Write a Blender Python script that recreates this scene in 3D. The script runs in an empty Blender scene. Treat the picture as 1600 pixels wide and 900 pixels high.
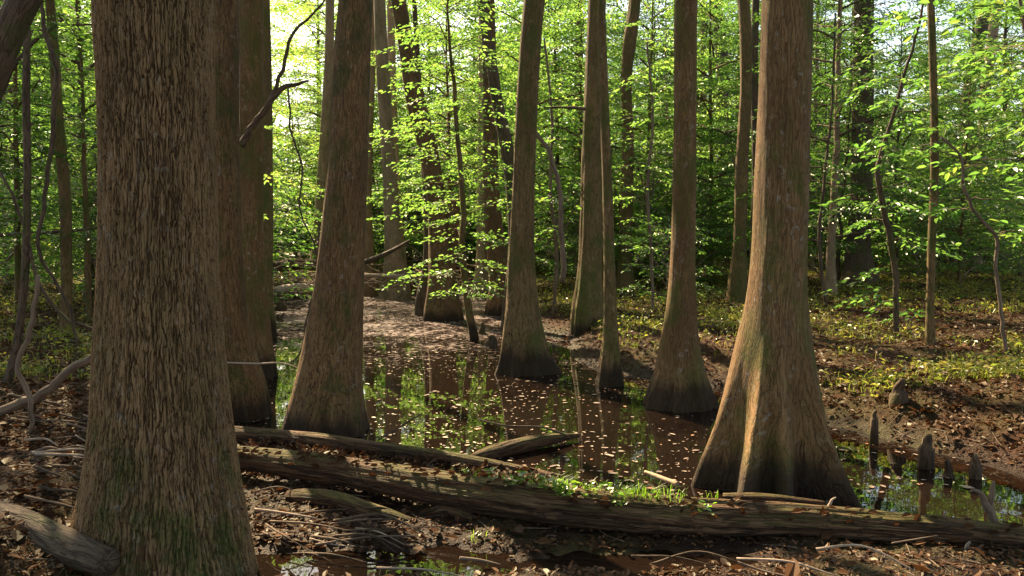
import bpy, math, random
import numpy as np
R = math.radians
C = bpy.context.scene.collection
sc = bpy.context.scene

# ------------------------------------------------------------------ camera
H, F0, PIT = 1.7, 1244.0, math.atan(80 / 1244.0)
cam = bpy.data.objects.new('camera', bpy.data.cameras.new('camera'))
C.objects.link(cam)
cam.data.lens = 28.0; cam.data.sensor_width = 36.0
cam.data.clip_start = 0.05; cam.data.clip_end = 2000
cam.location = (0, 0, H); cam.rotation_euler = (R(90) - PIT, 0, 0)
sc.camera = cam

def ray(px, py):
    x = (px - 800) / F0; y = (450 - py) / F0
    return np.array([x, math.cos(PIT) + y * math.sin(PIT), -math.sin(PIT) + y * math.cos(PIT)])
def G(px, py, z=0.0):                       # the point of height z seen there
    d = ray(px, py); t = (z - H) / d[2]
    return np.array([0, 0, H]) + d * t
def P(px, py, Y):                           # the point of depth Y seen there
    d = ray(px, py); return np.array([0, 0, H]) + d * (Y / d[1])

# ------------------------------------------------------------------ light
SUN_AZ, SUN_EL = R(-31), R(41)              # azimuth from +Y towards -X
sdir = np.array([math.sin(SUN_AZ) * math.cos(SUN_EL), math.cos(SUN_AZ) * math.cos(SUN_EL), math.sin(SUN_EL)])
w = bpy.data.worlds.new('World'); sc.world = w; w.use_nodes = True
nt = w.node_tree; nt.nodes.clear()
sky = nt.nodes.new('ShaderNodeTexSky'); sky.sky_type = 'NISHITA'; sky.sun_disc = False
sky.sun_elevation = SUN_EL; sky.sun_rotation = SUN_AZ
sky.air_density = 1.0; sky.dust_density = 1.5; sky.ozone_density = 1.0
bg = nt.nodes.new('ShaderNodeBackground'); bg.inputs[1].default_value = 0.10
wo = nt.nodes.new('ShaderNodeOutputWorld')
nt.links.new(sky.outputs[0], bg.inputs[0]); nt.links.new(bg.outputs[0], wo.inputs[0])
ld = bpy.data.lights.new('sun', 'SUN'); ld.energy = 5.0; ld.angle = R(0.5); ld.color = (1.0, 0.87, 0.66)
lo = bpy.data.objects.new('sun', ld); C.objects.link(lo)
from mathutils import Vector
lo.rotation_euler = Vector(-sdir).to_track_quat('-Z', 'Y').to_euler()
lo.location = (-20, 30, 40)
vs = sc.view_settings; vs.view_transform = 'Standard'; vs.look = 'None'; vs.gamma = 1; vs.use_curve_mapping = False
vs.exposure = 1.97
vs.use_white_balance = True; vs.white_balance_temperature = 8100; vs.white_balance_tint = 12
sc.render.engine = 'CYCLES'
cy = sc.cycles
cy.use_denoising = True; cy.max_bounces = 8; cy.diffuse_bounces = 4; cy.glossy_bounces = 3
cy.transmission_bounces = 5; cy.transparent_max_bounces = 6; cy.caustics_reflective = False; cy.caustics_refractive = False
cy.sample_clamp_indirect = 6.0

# ------------------------------------------------------------------ numpy noise
def _hash(ix, iy, iz, s):
    h = (ix * 374761393 + iy * 668265263 + iz * 2147483647 + s * 974634777) & 0xffffffff
    h = ((h ^ (h >> 13)) * 1274126177) & 0xffffffff
    h = ((h ^ (h >> 16)) * 2246822519) & 0xffffffff
    return ((h ^ (h >> 15)) & 0xffff) / 65535.0
def noise(p, s=0):
    p = np.asarray(p, float)
    if p.shape[-1] == 2: p = np.concatenate([p, np.zeros(p.shape[:-1] + (1,))], -1)
    i = np.floor(p).astype(np.int64); f = p - i; f = f * f * (3 - 2 * f)
    r = 0
    for dx in (0, 1):
        for dy in (0, 1):
            for dz in (0, 1):
                wgt = (f[..., 0] if dx else 1 - f[..., 0]) * (f[..., 1] if dy else 1 - f[..., 1]) * (f[..., 2] if dz else 1 - f[..., 2])
                r = r + wgt * _hash(i[..., 0] + dx, i[..., 1] + dy, i[..., 2] + dz, s)
    return r * 2 - 1
def fbm(p, o=4, s=0):
    p = np.asarray(p, float); r = 0; a = 1.0
    for k in range(o): r = r + a * noise(p * 2 ** k, s + k); a *= .5
    return r

# ------------------------------------------------------------------ mesh helpers
class Geo:
    def __init__(s): s.v = []; s.f = []; s.n = 0; s.b = []
    def add(s, v, f, b=None):
        v = np.asarray(v, float); s.v.append(v); s.f.append(np.asarray(f, np.int64) + s.n); s.n += len(v)
        s.b.append(v if b is None else b)
    def mesh(s, name, mats, smooth=True, bark=False):
        v = np.concatenate(s.v) if s.v else np.zeros((0, 3)); f = np.concatenate(s.f) if s.f else np.zeros((0, 4), int)
        me = bpy.data.meshes.new(name)
        me.vertices.add(len(v)); me.vertices.foreach_set('co', v.astype(np.float32).ravel())
        me.loops.add(f.size); me.loops.foreach_set('vertex_index', f.astype(np.int32).ravel())
        me.polygons.add(len(f)); me.polygons.foreach_set('loop_start', (np.arange(len(f)) * f.shape[1]).astype(np.int32))
        me.polygons.foreach_set('use_smooth', np.full(len(f), smooth))
        me.update(calc_edges=True)
        if bark:
            a = me.attributes.new('bark', 'FLOAT_VECTOR', 'POINT')
            a.data.foreach_set('vector', np.concatenate(s.b).astype(np.float32).ravel())
        me.materials.append(mats)
        return me
def smoothpts(pts, n):
    pts = np.asarray(pts, float)
    t = np.concatenate([[0], np.cumsum(np.linalg.norm(np.diff(pts[:, :3], axis=0), axis=1) + 1e-6)])
    q = np.linspace(0, t[-1], n); out = []
    for i in range(len(pts)): pass
    m = np.gradient(pts, t, axis=0) if len(pts) > 2 else np.repeat(((pts[1] - pts[0]) / t[1])[None], 2, 0)
    k = np.clip(np.searchsorted(t, q, side='right') - 1, 0, len(t) - 2)
    h = (t[k + 1] - t[k])[:, None]; u = ((q - t[k]) / (t[k + 1] - t[k]))[:, None]
    return ((2*u**3-3*u**2+1)*pts[k] + (u**3-2*u**2+u)*h*m[k] + (-2*u**3+3*u**2)*pts[k+1] + (u**3-u**2)*h*m[k+1])
def norm(a): return a / (np.linalg.norm(a, axis=-1, keepdims=True) + 1e-12)
def tube(g, pts, rad, sides=8, disp=None, cap=True, seed=0):
    pts = np.asarray(pts, float); rad = np.asarray(rad, float); n = len(pts)
    tan = norm(np.gradient(pts, axis=0))
    u = np.zeros((n, 3)); ref = np.array([1.0, 0, 0]) if abs(tan[0][0]) < .8 else np.array([0, 1.0, 0])
    u[0] = norm(ref - tan[0] * ref.dot(tan[0]))
    for i in range(1, n):
        a = u[i-1] - tan[i] * u[i-1].dot(tan[i]); u[i] = norm(a)
    v = np.cross(tan, u)
    L = np.concatenate([[0], np.cumsum(np.linalg.norm(np.diff(pts, axis=0), axis=1))])
    th = np.arange(sides) / sides * 2 * math.pi
    rr = np.repeat(rad[:, None], sides, 1)
    rm = max(rad.mean(), 1e-4)
    if disp is not None: rr = rr * disp(np.repeat(L[:, None], sides, 1), np.repeat(th[None], n, 0), pts)
    V = pts[:, None] + rr[..., None] * (np.cos(th)[None, :, None] * u[:, None] + np.sin(th)[None, :, None] * v[:, None])
    B = np.stack([np.repeat((rm*np.cos(th))[None], n, 0) + seed * 3.17, np.repeat((rm*np.sin(th))[None], n, 0), np.repeat(L[:, None], sides, 1)], -1)
    V = V.reshape(-1, 3); B = B.reshape(-1, 3)
    i = np.arange(n - 1)[:, None]; j = np.arange(sides)[None]; j2 = (j + 1) % sides
    f = np.stack([i*sides + j, i*sides + j2, (i+1)*sides + j2, (i+1)*sides + j], -1).reshape(-1, 4)
    if cap:
        V = np.concatenate([V, pts[:1], pts[-1:]]); B = np.concatenate([B, B[:1], B[-1:]])
        a, b = n * sides, n * sides + 1
        ev = np.arange(0, sides, 2)
        f = np.concatenate([f, np.stack([np.full(len(ev), a), (ev+2) % sides, (ev+1) % sides, ev], -1),
                            np.stack([np.full(len(ev), b), (n-1)*sides + ev, (n-1)*sides + (ev+1) % sides, (n-1)*sides + (ev+2) % sides], -1)])
    g.add(V, f, B)
    return V
def leafquads(g, pos, d, nrm, size, ratio=.5, fold=.12, full=False, curl=0.0):
    d = norm(d); side = norm(np.cross(nrm, d)); nn = np.cross(d, side)
    s = np.asarray(size)[:, None]; rt = np.asarray(ratio); rt = rt[:, None] if rt.ndim else rt
    cu = np.asarray(curl); cu = cu[:, None] if cu.ndim else cu
    if not full:
        V = np.stack([pos, pos + d*s*.45 + side*s*rt*.5 + nn*s*fold, pos + d*s - nn*s*cu, pos + d*s*.45 - side*s*rt*.5 + nn*s*fold], 1)
        f = np.arange(len(pos)*4).reshape(-1, 4)
    else:
        V = np.stack([pos, pos + d*s*.3 + side*s*rt*.48 + nn*s*fold, pos + d*s*.7 + side*s*rt*.40 + nn*s*(fold - cu*.4), pos + d*s - nn*s*cu,
                      pos + d*s*.7 - side*s*rt*.40 + nn*s*(fold - cu*.4), pos + d*s*.3 - side*s*rt*.48 + nn*s*fold], 1)
        b = np.arange(len(pos))[:, None] * 6
        f = np.concatenate([b + np.array([[0, 1, 2, 3]]), b + np.array([[0, 3, 4, 5]])])
    g.add(V.reshape(-1, 3), f)
def tag(o, label=None, cat=None, group=None, kind=None):
    if label: o['label'] = label
    if cat: o['category'] = cat
    if group: o['group'] = group
    if kind: o['kind'] = kind
    return o
def link(name, me, parent=None, loc=None):
    o = bpy.data.objects.new(name, me); C.objects.link(o)
    if parent is not None: o.parent = parent
    if loc is not None: o.location = loc
    return o
def empty(name, loc, rz=0, s=1):
    o = bpy.data.objects.new(name, None); C.objects.link(o); o.location = loc; o.rotation_euler = (0, 0, rz); o.scale = (s, s, s)
    return o

# ------------------------------------------------------------------ materials
def M(name):
    m = bpy.data.materials.new(name); m.use_nodes = True; m.node_tree.nodes.clear(); return m, m.node_tree
def N(nt, t, **k):
    n = nt.nodes.new(t)
    for a, b in k.items():
        if a.startswith('i_'): n.inputs[int(a[2:])].default_value = b
        else: setattr(n, a, b)
    return n
def ramp(nt, stops):
    r = nt.nodes.new('ShaderNodeValToRGB'); e = r.color_ramp.elements
    e[0].position, e[0].color = stops[0][0], (*stops[0][1], 1); e[1].position, e[1].color = stops[-1][0], (*stops[-1][1], 1)
    for p, c in stops[1:-1]: x = e.new(p); x.color = (*c, 1)
    return r
def mixc(nt, fac, a, b, mode='MIX'):
    m = nt.nodes.new('ShaderNodeMix'); m.data_type = 'RGBA'; m.blend_type = mode
    for sck, val in ((m.inputs[0], fac), (m.inputs[6], a), (m.inputs[7], b)):
        if isinstance(val, bpy.types.NodeSocket): nt.links.new(val, sck)
        else: sck.default_value = val if not isinstance(val, tuple) else (*val, 1)
    return m.outputs[2]
def math_(nt, op, a, b=0.0, c=0.0, clamp=False):
    m = nt.nodes.new('ShaderNodeMath'); m.operation = op; m.use_clamp = clamp
    for sck, val in zip(m.inputs, (a, b, c)):
        if isinstance(val, bpy.types.NodeSocket): nt.links.new(val, sck)
        else: sck.default_value = val
    return m.outputs[0]
def mapr(nt, v, a, b, c=0.0, d=1.0):
    m = nt.nodes.new('ShaderNodeMapRange'); nt.links.new(v, m.inputs[0]); m.interpolation_type = 'SMOOTHSTEP'
    for i, x in enumerate((a, b, c, d)): m.inputs[i+1].default_value = x
    return m.outputs[0]
def noi(nt, vec, scale, detail=3, rough=.55, dist=0.0):
    n = nt.nodes.new('ShaderNodeTexNoise'); n.inputs['Scale'].default_value = scale; n.inputs['Detail'].default_value = detail
    n.inputs['Roughness'].default_value = rough; n.inputs['Distortion'].default_value = dist
    if vec is not None: nt.links.new(vec, n.inputs['Vector'])
    return n
def vmul(nt, v, s):
    m = nt.nodes.new('ShaderNodeVectorMath'); m.operation = 'MULTIPLY'; nt.links.new(v, m.inputs[0]); m.inputs[1].default_value = s
    return m.outputs[0]
def vadd(nt, a, b):
    m = nt.nodes.new('ShaderNodeVectorMath'); m.operation = 'ADD'; nt.links.new(a, m.inputs[0]); nt.links.new(b, m.inputs[1]); return m.outputs[0]

def bark_mat(name, hi, mid, lo_, scale=26.0, zs=.16, crack=.5, bump=.012, moss=0.0, mosscol=(.045, .07, .012), wet=0.0, disp=False, fine=1.0, lichen=0.0, mossz=None, redd=0.0, mossup=False):
    m, nt = M(name)
    at = N(nt, 'ShaderNodeAttribute', attribute_name='bark'); v = at.outputs['Vector']
    warp = noi(nt, vmul(nt, v, (7, 7, 4)), 1.0, 3); w2 = vmul(nt, warp.outputs['Color'], (.05, .05, .05))
    vv = vmul(nt, vadd(nt, v, w2), (scale, scale, scale * zs))
    vo = N(nt, 'ShaderNodeTexVoronoi', feature='DISTANCE_TO_EDGE'); vo.inputs['Scale'].default_value = 1.0; nt.links.new(vv, vo.inputs['Vector'])
    brk = mapr(nt, vo.outputs['Distance'], 0.0, .16)
    r1 = noi(nt, vmul(nt, vadd(nt, v, w2), (scale*.85, scale*.85, scale*zs*.55)), 1.0, 2, .5)
    r2 = noi(nt, vmul(nt, vadd(nt, v, w2), (scale*1.7, scale*1.7, scale*zs*1.3)), 1.0, 1.5, .5)
    a1 = mapr(nt, math_(nt, 'ABSOLUTE', math_(nt, 'SUBTRACT', r1.outputs[0], .5)), .0, .052)
    a2 = mapr(nt, math_(nt, 'ABSOLUTE', math_(nt, 'SUBTRACT', r2.outputs[0], .5)), .0, .045, .4, 1.0)
    plate = math_(nt, 'MULTIPLY', math_(nt, 'MULTIPLY', a1, a2), math_(nt, 'MULTIPLY_ADD', brk, .28, .72))
    fn = noi(nt, vmul(nt, v, (scale*2.2, scale*2.2, scale*zs*1.6)), 1.0, 5, .62)
    fl = noi(nt, vmul(nt, v, (scale*5, scale*5, scale*2.2)), 1.0, 3, .6)
    big = noi(nt, vmul(nt, v, (4, 4, 1.6)), 1.0, 3)
    h = math_(nt, 'ADD', math_(nt, 'MULTIPLY', plate, crack), math_(nt, 'MULTIPLY', fn.outputs[0], fine))
    h = math_(nt, 'ADD', h, math_(nt, 'MULTIPLY', fl.outputs[0], .28))
    hn = mapr(nt, h, .25*fine + .1, crack + .72*fine)
    rp = ramp(nt, [(0, lo_), (.42, mid), (1, hi)]); nt.links.new(hn, rp.inputs[0])
    col = mixc(nt, mapr(nt, big.outputs[0], .35, .7), rp.outputs[0], tuple(x*.55 for x in mid), 'MIX')
    col = mixc(nt, .48, rp.outputs[0], col)
    if redd:
        rn = noi(nt, vmul(nt, v, (9, 9, 3)), 1.0, 2)
        col = mixc(nt, mapr(nt, rn.outputs[0], .5, .75, 0, redd), col, (.16, .055, .03))
    if lichen:
        ln = noi(nt, vmul(nt, v, (34, 34, 20)), 1.0, 4, .6); lp = noi(nt, vmul(nt, v, (5, 5, 2)), 1.0, 2)
        col = mixc(nt, math_(nt, 'MULTIPLY', mapr(nt, ln.outputs[0], .56, .68, 0, lichen), mapr(nt, lp.outputs[0], .42, .62, .15, 1.0)), col, (.34, .33, .29))
    if moss:
        mn = noi(nt, vmul(nt, v, (5, 5, 2.5)), 1.0, 5, .65)
        mk = mapr(nt, mn.outputs[0], .58 - .25*moss, .75 - .2*moss)
        if mossz is not None:
            sp = N(nt, 'ShaderNodeSeparateXYZ'); nt.links.new(v, sp.inputs[0])
            mk = math_(nt, 'MULTIPLY', mk, mapr(nt, sp.outputs[2], mossz[0], mossz[1], 1.0, mossz[2] if len(mossz) > 2 else 0.05))
        if mossup:
            sn = N(nt, 'ShaderNodeSeparateXYZ'); nt.links.new(N(nt, 'ShaderNodeNewGeometry').outputs['Normal'], sn.inputs[0])
            mk = math_(nt, 'MULTIPLY', mk, mapr(nt, sn.outputs[2], .35, .85))
        mg = noi(nt, vmul(nt, v, (60, 60, 60)), 1.0, 2)
        col = mixc(nt, math_(nt, 'MULTIPLY', mk, mapr(nt, mg.outputs[0], .3, .6, .45, .95)), col, mosscol)
    rough = .85
    if wet:
        sp = N(nt, 'ShaderNodeSeparateXYZ'); nt.links.new(N(nt, 'ShaderNodeNewGeometry').outputs['Position'], sp.inputs[0])
        wz = math_(nt, 'ADD', sp.outputs[2], math_(nt, 'MULTIPLY', noi(nt, vmul(nt, v, (16, 16, 1.2)), 1.0, 4).outputs[0], -.35))
        col = mixc(nt, mapr(nt, wz, wet - .28, wet - .08, .85, 0), col, (.018, .010, .007))
    bs = N(nt, 'ShaderNodeBsdfPrincipled'); nt.links.new(col, bs.inputs['Base Color']); bs.inputs['Roughness'].default_value = rough
    bs.inputs['Specular IOR Level'].default_value = .25
    out = N(nt, 'ShaderNodeOutputMaterial'); nt.links.new(bs.outputs[0], out.inputs[0])
    if disp:
        dn = N(nt, 'ShaderNodeDisplacement'); dn.inputs['Midlevel'].default_value = .6; dn.inputs['Scale'].default_value = bump
        nt.links.new(hn, dn.inputs['Height']); nt.links.new(dn.outputs[0], out.inputs['Displacement']); m.displacement_method = 'BOTH'
    else:
        b = N(nt, 'ShaderNodeBump'); b.inputs['Strength'].default_value = 1.0; b.inputs['Distance'].default_value = bump
        nt.links.new(hn, b.inputs['Height']); nt.links.new(b.outputs[0], bs.inputs['Normal'])
    return m
B_big = bark_mat('furrowed_bark', (0.2332, 0.1406, 0.0689), (0.1505, 0.0874, 0.0403), (0.0254, 0.0123, 0.0067), scale=66, zs=.085, crack=.85, bump=.016, moss=.45, disp=True, lichen=.35, mossz=(1.1, 1.9, .2), redd=.15, mosscol=(.045, .062, .012), fine=.9)
B_fur = bark_mat('brown_furrowed_bark', (0.2120, 0.1216, 0.0554), (0.1219, 0.0665, 0.0286), (0.0212, 0.0104, 0.0050), scale=84, zs=.09, crack=.7, bump=.009, moss=.45, lichen=.35, redd=.12, wet=.18, mosscol=(.055, .06, .015))
B_but = bark_mat('buttress_bark', (0.2226, 0.1283, 0.0571), (0.1272, 0.0703, 0.0294), (0.0297, 0.0152, 0.0076), scale=80, zs=.075, crack=.45, bump=.009, moss=.5, mosscol=(.085, .085, .018), lichen=.55, redd=.15, wet=.26)
B_grn = bark_mat('mossy_bark', (0.2014, 0.1302, 0.0605), (0.1187, 0.0741, 0.0311), (0.0254, 0.0142, 0.0076), scale=60, zs=.12, crack=.55, bump=.009, moss=.55, mosscol=(.07, .085, .018), lichen=.3, wet=.28)
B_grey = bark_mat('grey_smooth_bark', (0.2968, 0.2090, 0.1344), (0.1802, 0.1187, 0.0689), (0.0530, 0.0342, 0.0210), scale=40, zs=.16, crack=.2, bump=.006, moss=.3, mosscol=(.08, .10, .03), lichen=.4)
B_dark = bark_mat('dark_bark', (.12, .085, .058), (.07, .047, .032), (.02, .014, .01), scale=30, zs=.2, crack=.5, bump=.008, moss=.35, mosscol=(.05, .06, .015))
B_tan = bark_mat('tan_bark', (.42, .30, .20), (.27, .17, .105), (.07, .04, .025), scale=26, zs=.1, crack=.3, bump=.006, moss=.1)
B_log = bark_mat('rotten_log_wood', (.15, .085, .045), (.062, .034, .019), (.010, .006, .004), scale=34, zs=.06, crack=.5, bump=.022, moss=.75, mosscol=(.08, .075, .018), mossup=True, redd=.3)
B_knee = bark_mat('knee_bark', (.10, .062, .038), (.055, .033, .02), (.015, .010, .007), scale=34, zs=.12, crack=.4, bump=.006, moss=.3, mosscol=(.06, .06, .018))
B_stick = bark_mat('dead_stick_bark', (.20, .145, .105), (.11, .075, .053), (.035, .023, .017), scale=40, zs=.1, crack=.2, bump=.003)
B_pale = bark_mat('bleached_wood', (.40, .32, .25), (.27, .19, .14), (.09, .055, .035), scale=40, zs=.08, crack=.2, bump=.004)

def leaf_mat(name, stops, trans=.5, tcol=(1.15, 1.25, .95), gloss=.12, rough=.38):
    m, nt = M(name)
    ge = N(nt, 'ShaderNodeNewGeometry'); oi = N(nt, 'ShaderNodeObjectInfo')
    f = math_(nt, 'ADD', math_(nt, 'MULTIPLY', ge.outputs['Random Per Island'], .62), math_(nt, 'MULTIPLY', oi.outputs['Random'], .38))
    rp = ramp(nt, stops); nt.links.new(f, rp.inputs[0])
    d = N(nt, 'ShaderNodeBsdfDiffuse'); nt.links.new(rp.outputs[0], d.inputs[0])
    t = N(nt, 'ShaderNodeBsdfTranslucent'); nt.links.new(vmul(nt, rp.outputs[0], tuple(x*2.45 for x in tcol)), t.inputs[0])
    mx = N(nt, 'ShaderNodeMixShader'); mx.inputs[0].default_value = trans
    nt.links.new(d.outputs[0], mx.inputs[1]); nt.links.new(t.outputs[0], mx.inputs[2])
    gl = N(nt, 'ShaderNodeBsdfGlossy'); gl.inputs['Roughness'].default_value = rough; gl.inputs[0].default_value = (.9, .95, .85, 1)
    fr = N(nt, 'ShaderNodeFresnel'); fr.inputs[0].default_value = 1.4
    m2 = N(nt, 'ShaderNodeMixShader'); nt.links.new(math_(nt, 'MULTIPLY', fr.outputs[0], gloss*6, clamp=True), m2.inputs[0])
    nt.links.new(mx.outputs[0], m2.inputs[1]); nt.links.new(gl.outputs[0], m2.inputs[2])
    out = N(nt, 'ShaderNodeOutputMaterial'); nt.links.new(m2.outputs[0], out.inputs[0])
    return m
L_lime = leaf_mat('sunlit_beech_leaf', [(0, (.040, .090, .018)), (.45, (.072, .132, .030)), (.8, (.115, .165, .042)), (.94, (.17, .17, .045)), (1, (.18, .11, .03))], trans=.64, gloss=.015, rough=.5)
L_mid = leaf_mat('green_leaf', [(0, (.022, .060, .014)), (.5, (.044, .098, .022)), (.85, (.08, .135, .03)), (1, (.13, .13, .03))], trans=.6, gloss=.015, rough=.45)
L_dark = leaf_mat('holly_leaf', [(0, (.020, .048, .010)), (.6, (.034, .075, .014)), (1, (.055, .10, .018))], trans=.4, gloss=.015, rough=.35)
L_can = leaf_mat('canopy_leaf', [(0, (.040, .085, .013)), (.6, (.07, .12, .016)), (1, (.11, .14, .022))], trans=.5, gloss=.03)
L_grass = leaf_mat('grass_blade', [(0, (.045, .10, .010)), (.5, (.08, .16, .015)), (.85, (.12, .18, .025)), (1, (.22, .19, .07))], trans=.5, gloss=.02)
L_cover = leaf_mat('ground_cover_leaf', [(0, (.05, .08, .013)), (.35, (.09, .12, .020)), (.6, (.16, .15, .035)), (.8, (.22, .16, .05)), (1, (.22, .12, .045))], trans=.4, gloss=.01)
L_lit = leaf_mat('fallen_leaf', [(0, (.020, .011, .007)), (.4, (.055, .026, .014)), (.7, (.10, .048, .025)), (.9, (.12, .064, .036)), (.95, (.20, .075, .02)), (.98, (.22, .14, .03)), (1, (.22, .16, .12))], trans=.10, tcol=(1, .8, .5), gloss=.004, rough=.5)
L_float = leaf_mat('floating_leaf', [(0, (.10, .055, .04)), (.4, (.20, .12, .09)), (.7, (.28, .19, .15)), (.85, (.32, .10, .02)), (1, (.38, .30, .25))], trans=.0, gloss=.03, rough=.4)

# ground
m_gr, nt = M('forest_floor_soil')
geo = N(nt, 'ShaderNodeNewGeometry'); pos = geo.outputs['Position']
n1 = noi(nt, pos, 1.3, 6, .6); n2 = noi(nt, pos, 14, 6, .65); n3 = noi(nt, pos, 60, 3, .6)
rp = ramp(nt, [(.25, (.018, .010, .006)), (.5, (.042, .022, .013)), (.75, (.09, .048, .027))]); nt.links.new(n2.outputs[0], rp.inputs[0])
col = mixc(nt, mapr(nt, n1.outputs[0], .42, .62, 0, .6), rp.outputs[0], (.075, .032, .017))
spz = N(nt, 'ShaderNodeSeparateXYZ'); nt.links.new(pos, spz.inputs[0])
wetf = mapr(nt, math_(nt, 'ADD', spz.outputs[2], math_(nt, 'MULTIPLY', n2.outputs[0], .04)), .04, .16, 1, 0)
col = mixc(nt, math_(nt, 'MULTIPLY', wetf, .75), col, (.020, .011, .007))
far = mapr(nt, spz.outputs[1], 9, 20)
gm = noi(nt, pos, .7, 5, .65)
col = mixc(nt, math_(nt, 'MULTIPLY', mapr(nt, gm.outputs[0], .45, .6), .5), col, (.07, .065, .02))
bs = N(nt, 'ShaderNodeBsdfPrincipled'); nt.links.new(col, bs.inputs['Base Color'])
rg = math_(nt, 'MULTIPLY_ADD', wetf, -.30, .9); nt.links.new(rg, bs.inputs['Roughness']); bs.inputs['Specular IOR Level'].default_value = .15
hb = math_(nt, 'ADD', math_(nt, 'MULTIPLY', n2.outputs[0], 1.0), math_(nt, 'MULTIPLY', n3.outputs[0], .7))
b = N(nt, 'ShaderNodeBump'); b.inputs['Strength'].default_value = 1.0; b.inputs['Distance'].default_value = .05
nt.links.new(hb, b.inputs['Height']); nt.links.new(b.outputs[0], bs.inputs['Normal'])
out = N(nt, 'ShaderNodeOutputMaterial'); nt.links.new(bs.outputs[0], out.inputs[0])
# water
m_wa, nt = M('tannin_water')
geo = N(nt, 'ShaderNodeNewGeometry'); pos = geo.outputs['Position']
stretch = vmul(nt, pos, (1, 1, 1))
n1 = noi(nt, pos, 1.1, 6, .7, .6); n2 = noi(nt, pos, 34, 3, .6); n3 = noi(nt, pos, 110, 2, .5)
spz = N(nt, 'ShaderNodeSeparateXYZ'); nt.links.new(pos, spz.inputs[0])
# a film of pollen and leaf dust thickens upstream
yy = mapr(nt, spz.outputs[1], 6.0, 15.0, 0.0, .205)
nf = noi(nt, vmul(nt, pos, (9, 13, 9)), 1.0, 6, .75)
sc_ = math_(nt, 'ADD', math_(nt, 'ADD', math_(nt, 'MULTIPLY', n1.outputs[0], .45), yy), math_(nt, 'MULTIPLY', nf.outputs[0], 1.0))
scum = mapr(nt, sc_, .92, 1.03)
dots = mapr(nt, n3.outputs[0], .66, .72)
scum = math_(nt, 'MAXIMUM', scum, math_(nt, 'MULTIPLY', dots, .12))
wb = N(nt, 'ShaderNodeBsdfPrincipled'); wb.inputs['Base Color'].default_value = (.0085, .0050, .0034, 1); wb.inputs['Roughness'].default_value = .012; wb.inputs['IOR'].default_value = 1.62
b = N(nt, 'ShaderNodeBump'); b.inputs['Strength'].default_value = .05; b.inputs['Distance'].default_value = .01
nt.links.new(noi(nt, pos, 5, 2).outputs[0], b.inputs['Height']); nt.links.new(b.outputs[0], wb.inputs['Normal'])
sb = N(nt, 'ShaderNodeBsdfPrincipled'); sb.inputs['Roughness'].default_value = .5
nt.links.new(mixc(nt, n2.outputs[0], (.13, .075, .062), (.50, .37, .34)), sb.inputs['Base Color'])
mx = N(nt, 'ShaderNodeMixShader'); nt.links.new(math_(nt, 'MULTIPLY', scum, .62), mx.inputs[0]); nt.links.new(wb.outputs[0], mx.inputs[1]); nt.links.new(sb.outputs[0], mx.inputs[2])
out = N(nt, 'ShaderNodeOutputMaterial'); nt.links.new(mx.outputs[0], out.inputs[0])

# ------------------------------------------------------------------ terrain
def pip(x, y, poly):
    r = np.zeros(x.shape, bool); n = len(poly)
    for i in range(n):
        (x0, y0), (x1, y1) = poly[i], poly[(i+1) % n]
        c = ((y0 > y) != (y1 > y)); r ^= c & (x < (x1-x0)*(y-y0)/(y1-y0+1e-12) + x0)
    return r
def dseg(x, y, poly, closed=True):
    d = np.full(x.shape, 1e9); n = len(poly)
    for i in range(n if closed else n-1):
        a, b_ = np.array(poly[i][:2]), np.array(poly[(i+1) % n][:2]); ab = b_-a
        t = np.clip(((x-a[0])*ab[0] + (y-a[1])*ab[1]) / (ab@ab + 1e-9), 0, 1)
        d = np.minimum(d, np.hypot(x-a[0]-t*ab[0], y-a[1]-t*ab[1]))
    return d
wpx = [(345, 705), (345, 640), (395, 560), (405, 500), (395, 474), (560, 462), (640, 460), (745, 463), (790, 478), (800, 510), (880, 528), (885, 552), (930, 578), (1010, 590), (1130, 606),
       (1190, 640), (1290, 664), (1400, 688), (1600, 748), (1900, 830)]
MAINLOG = [(350, 712, .16), (540, 738, .17), (740, 772, .16), (1000, 802, .13), (1250, 815, .10), (1450, 828, .085), (1600, 842, .075), (1760, 862, .06)]
REARLOG = [(352, 676, .10), (470, 686, .10), (560, 698, .10), (745, 724, .085), (880, 750, .05)]
ML = [G(a, b_, z) for a, b_, z in MAINLOG]; RL = [G(a, b_, z) for a, b_, z in REARLOG]
WP = [tuple(G(a, b_)[:2]) for a, b_ in wpx] + [(p[0], p[1] + .03) for p in ML[::-1]] + [tuple(G(330, 712)[:2])]
RIDGE = [(ML[0][0], (ML[0][1]*.45 + RL[0][1]*.55))] + [(p[0], p[1]*.55 + float(np.interp(p[0], [q[0] for q in RL], [q[1] for q in RL]))*.45) for p in ML[1:3]] + [(ML[2][0] + .35, ML[2][1] + .02)]
def sst(t): t = np.clip(t, 0, 1); return t*t*(3-2*t)
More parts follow.
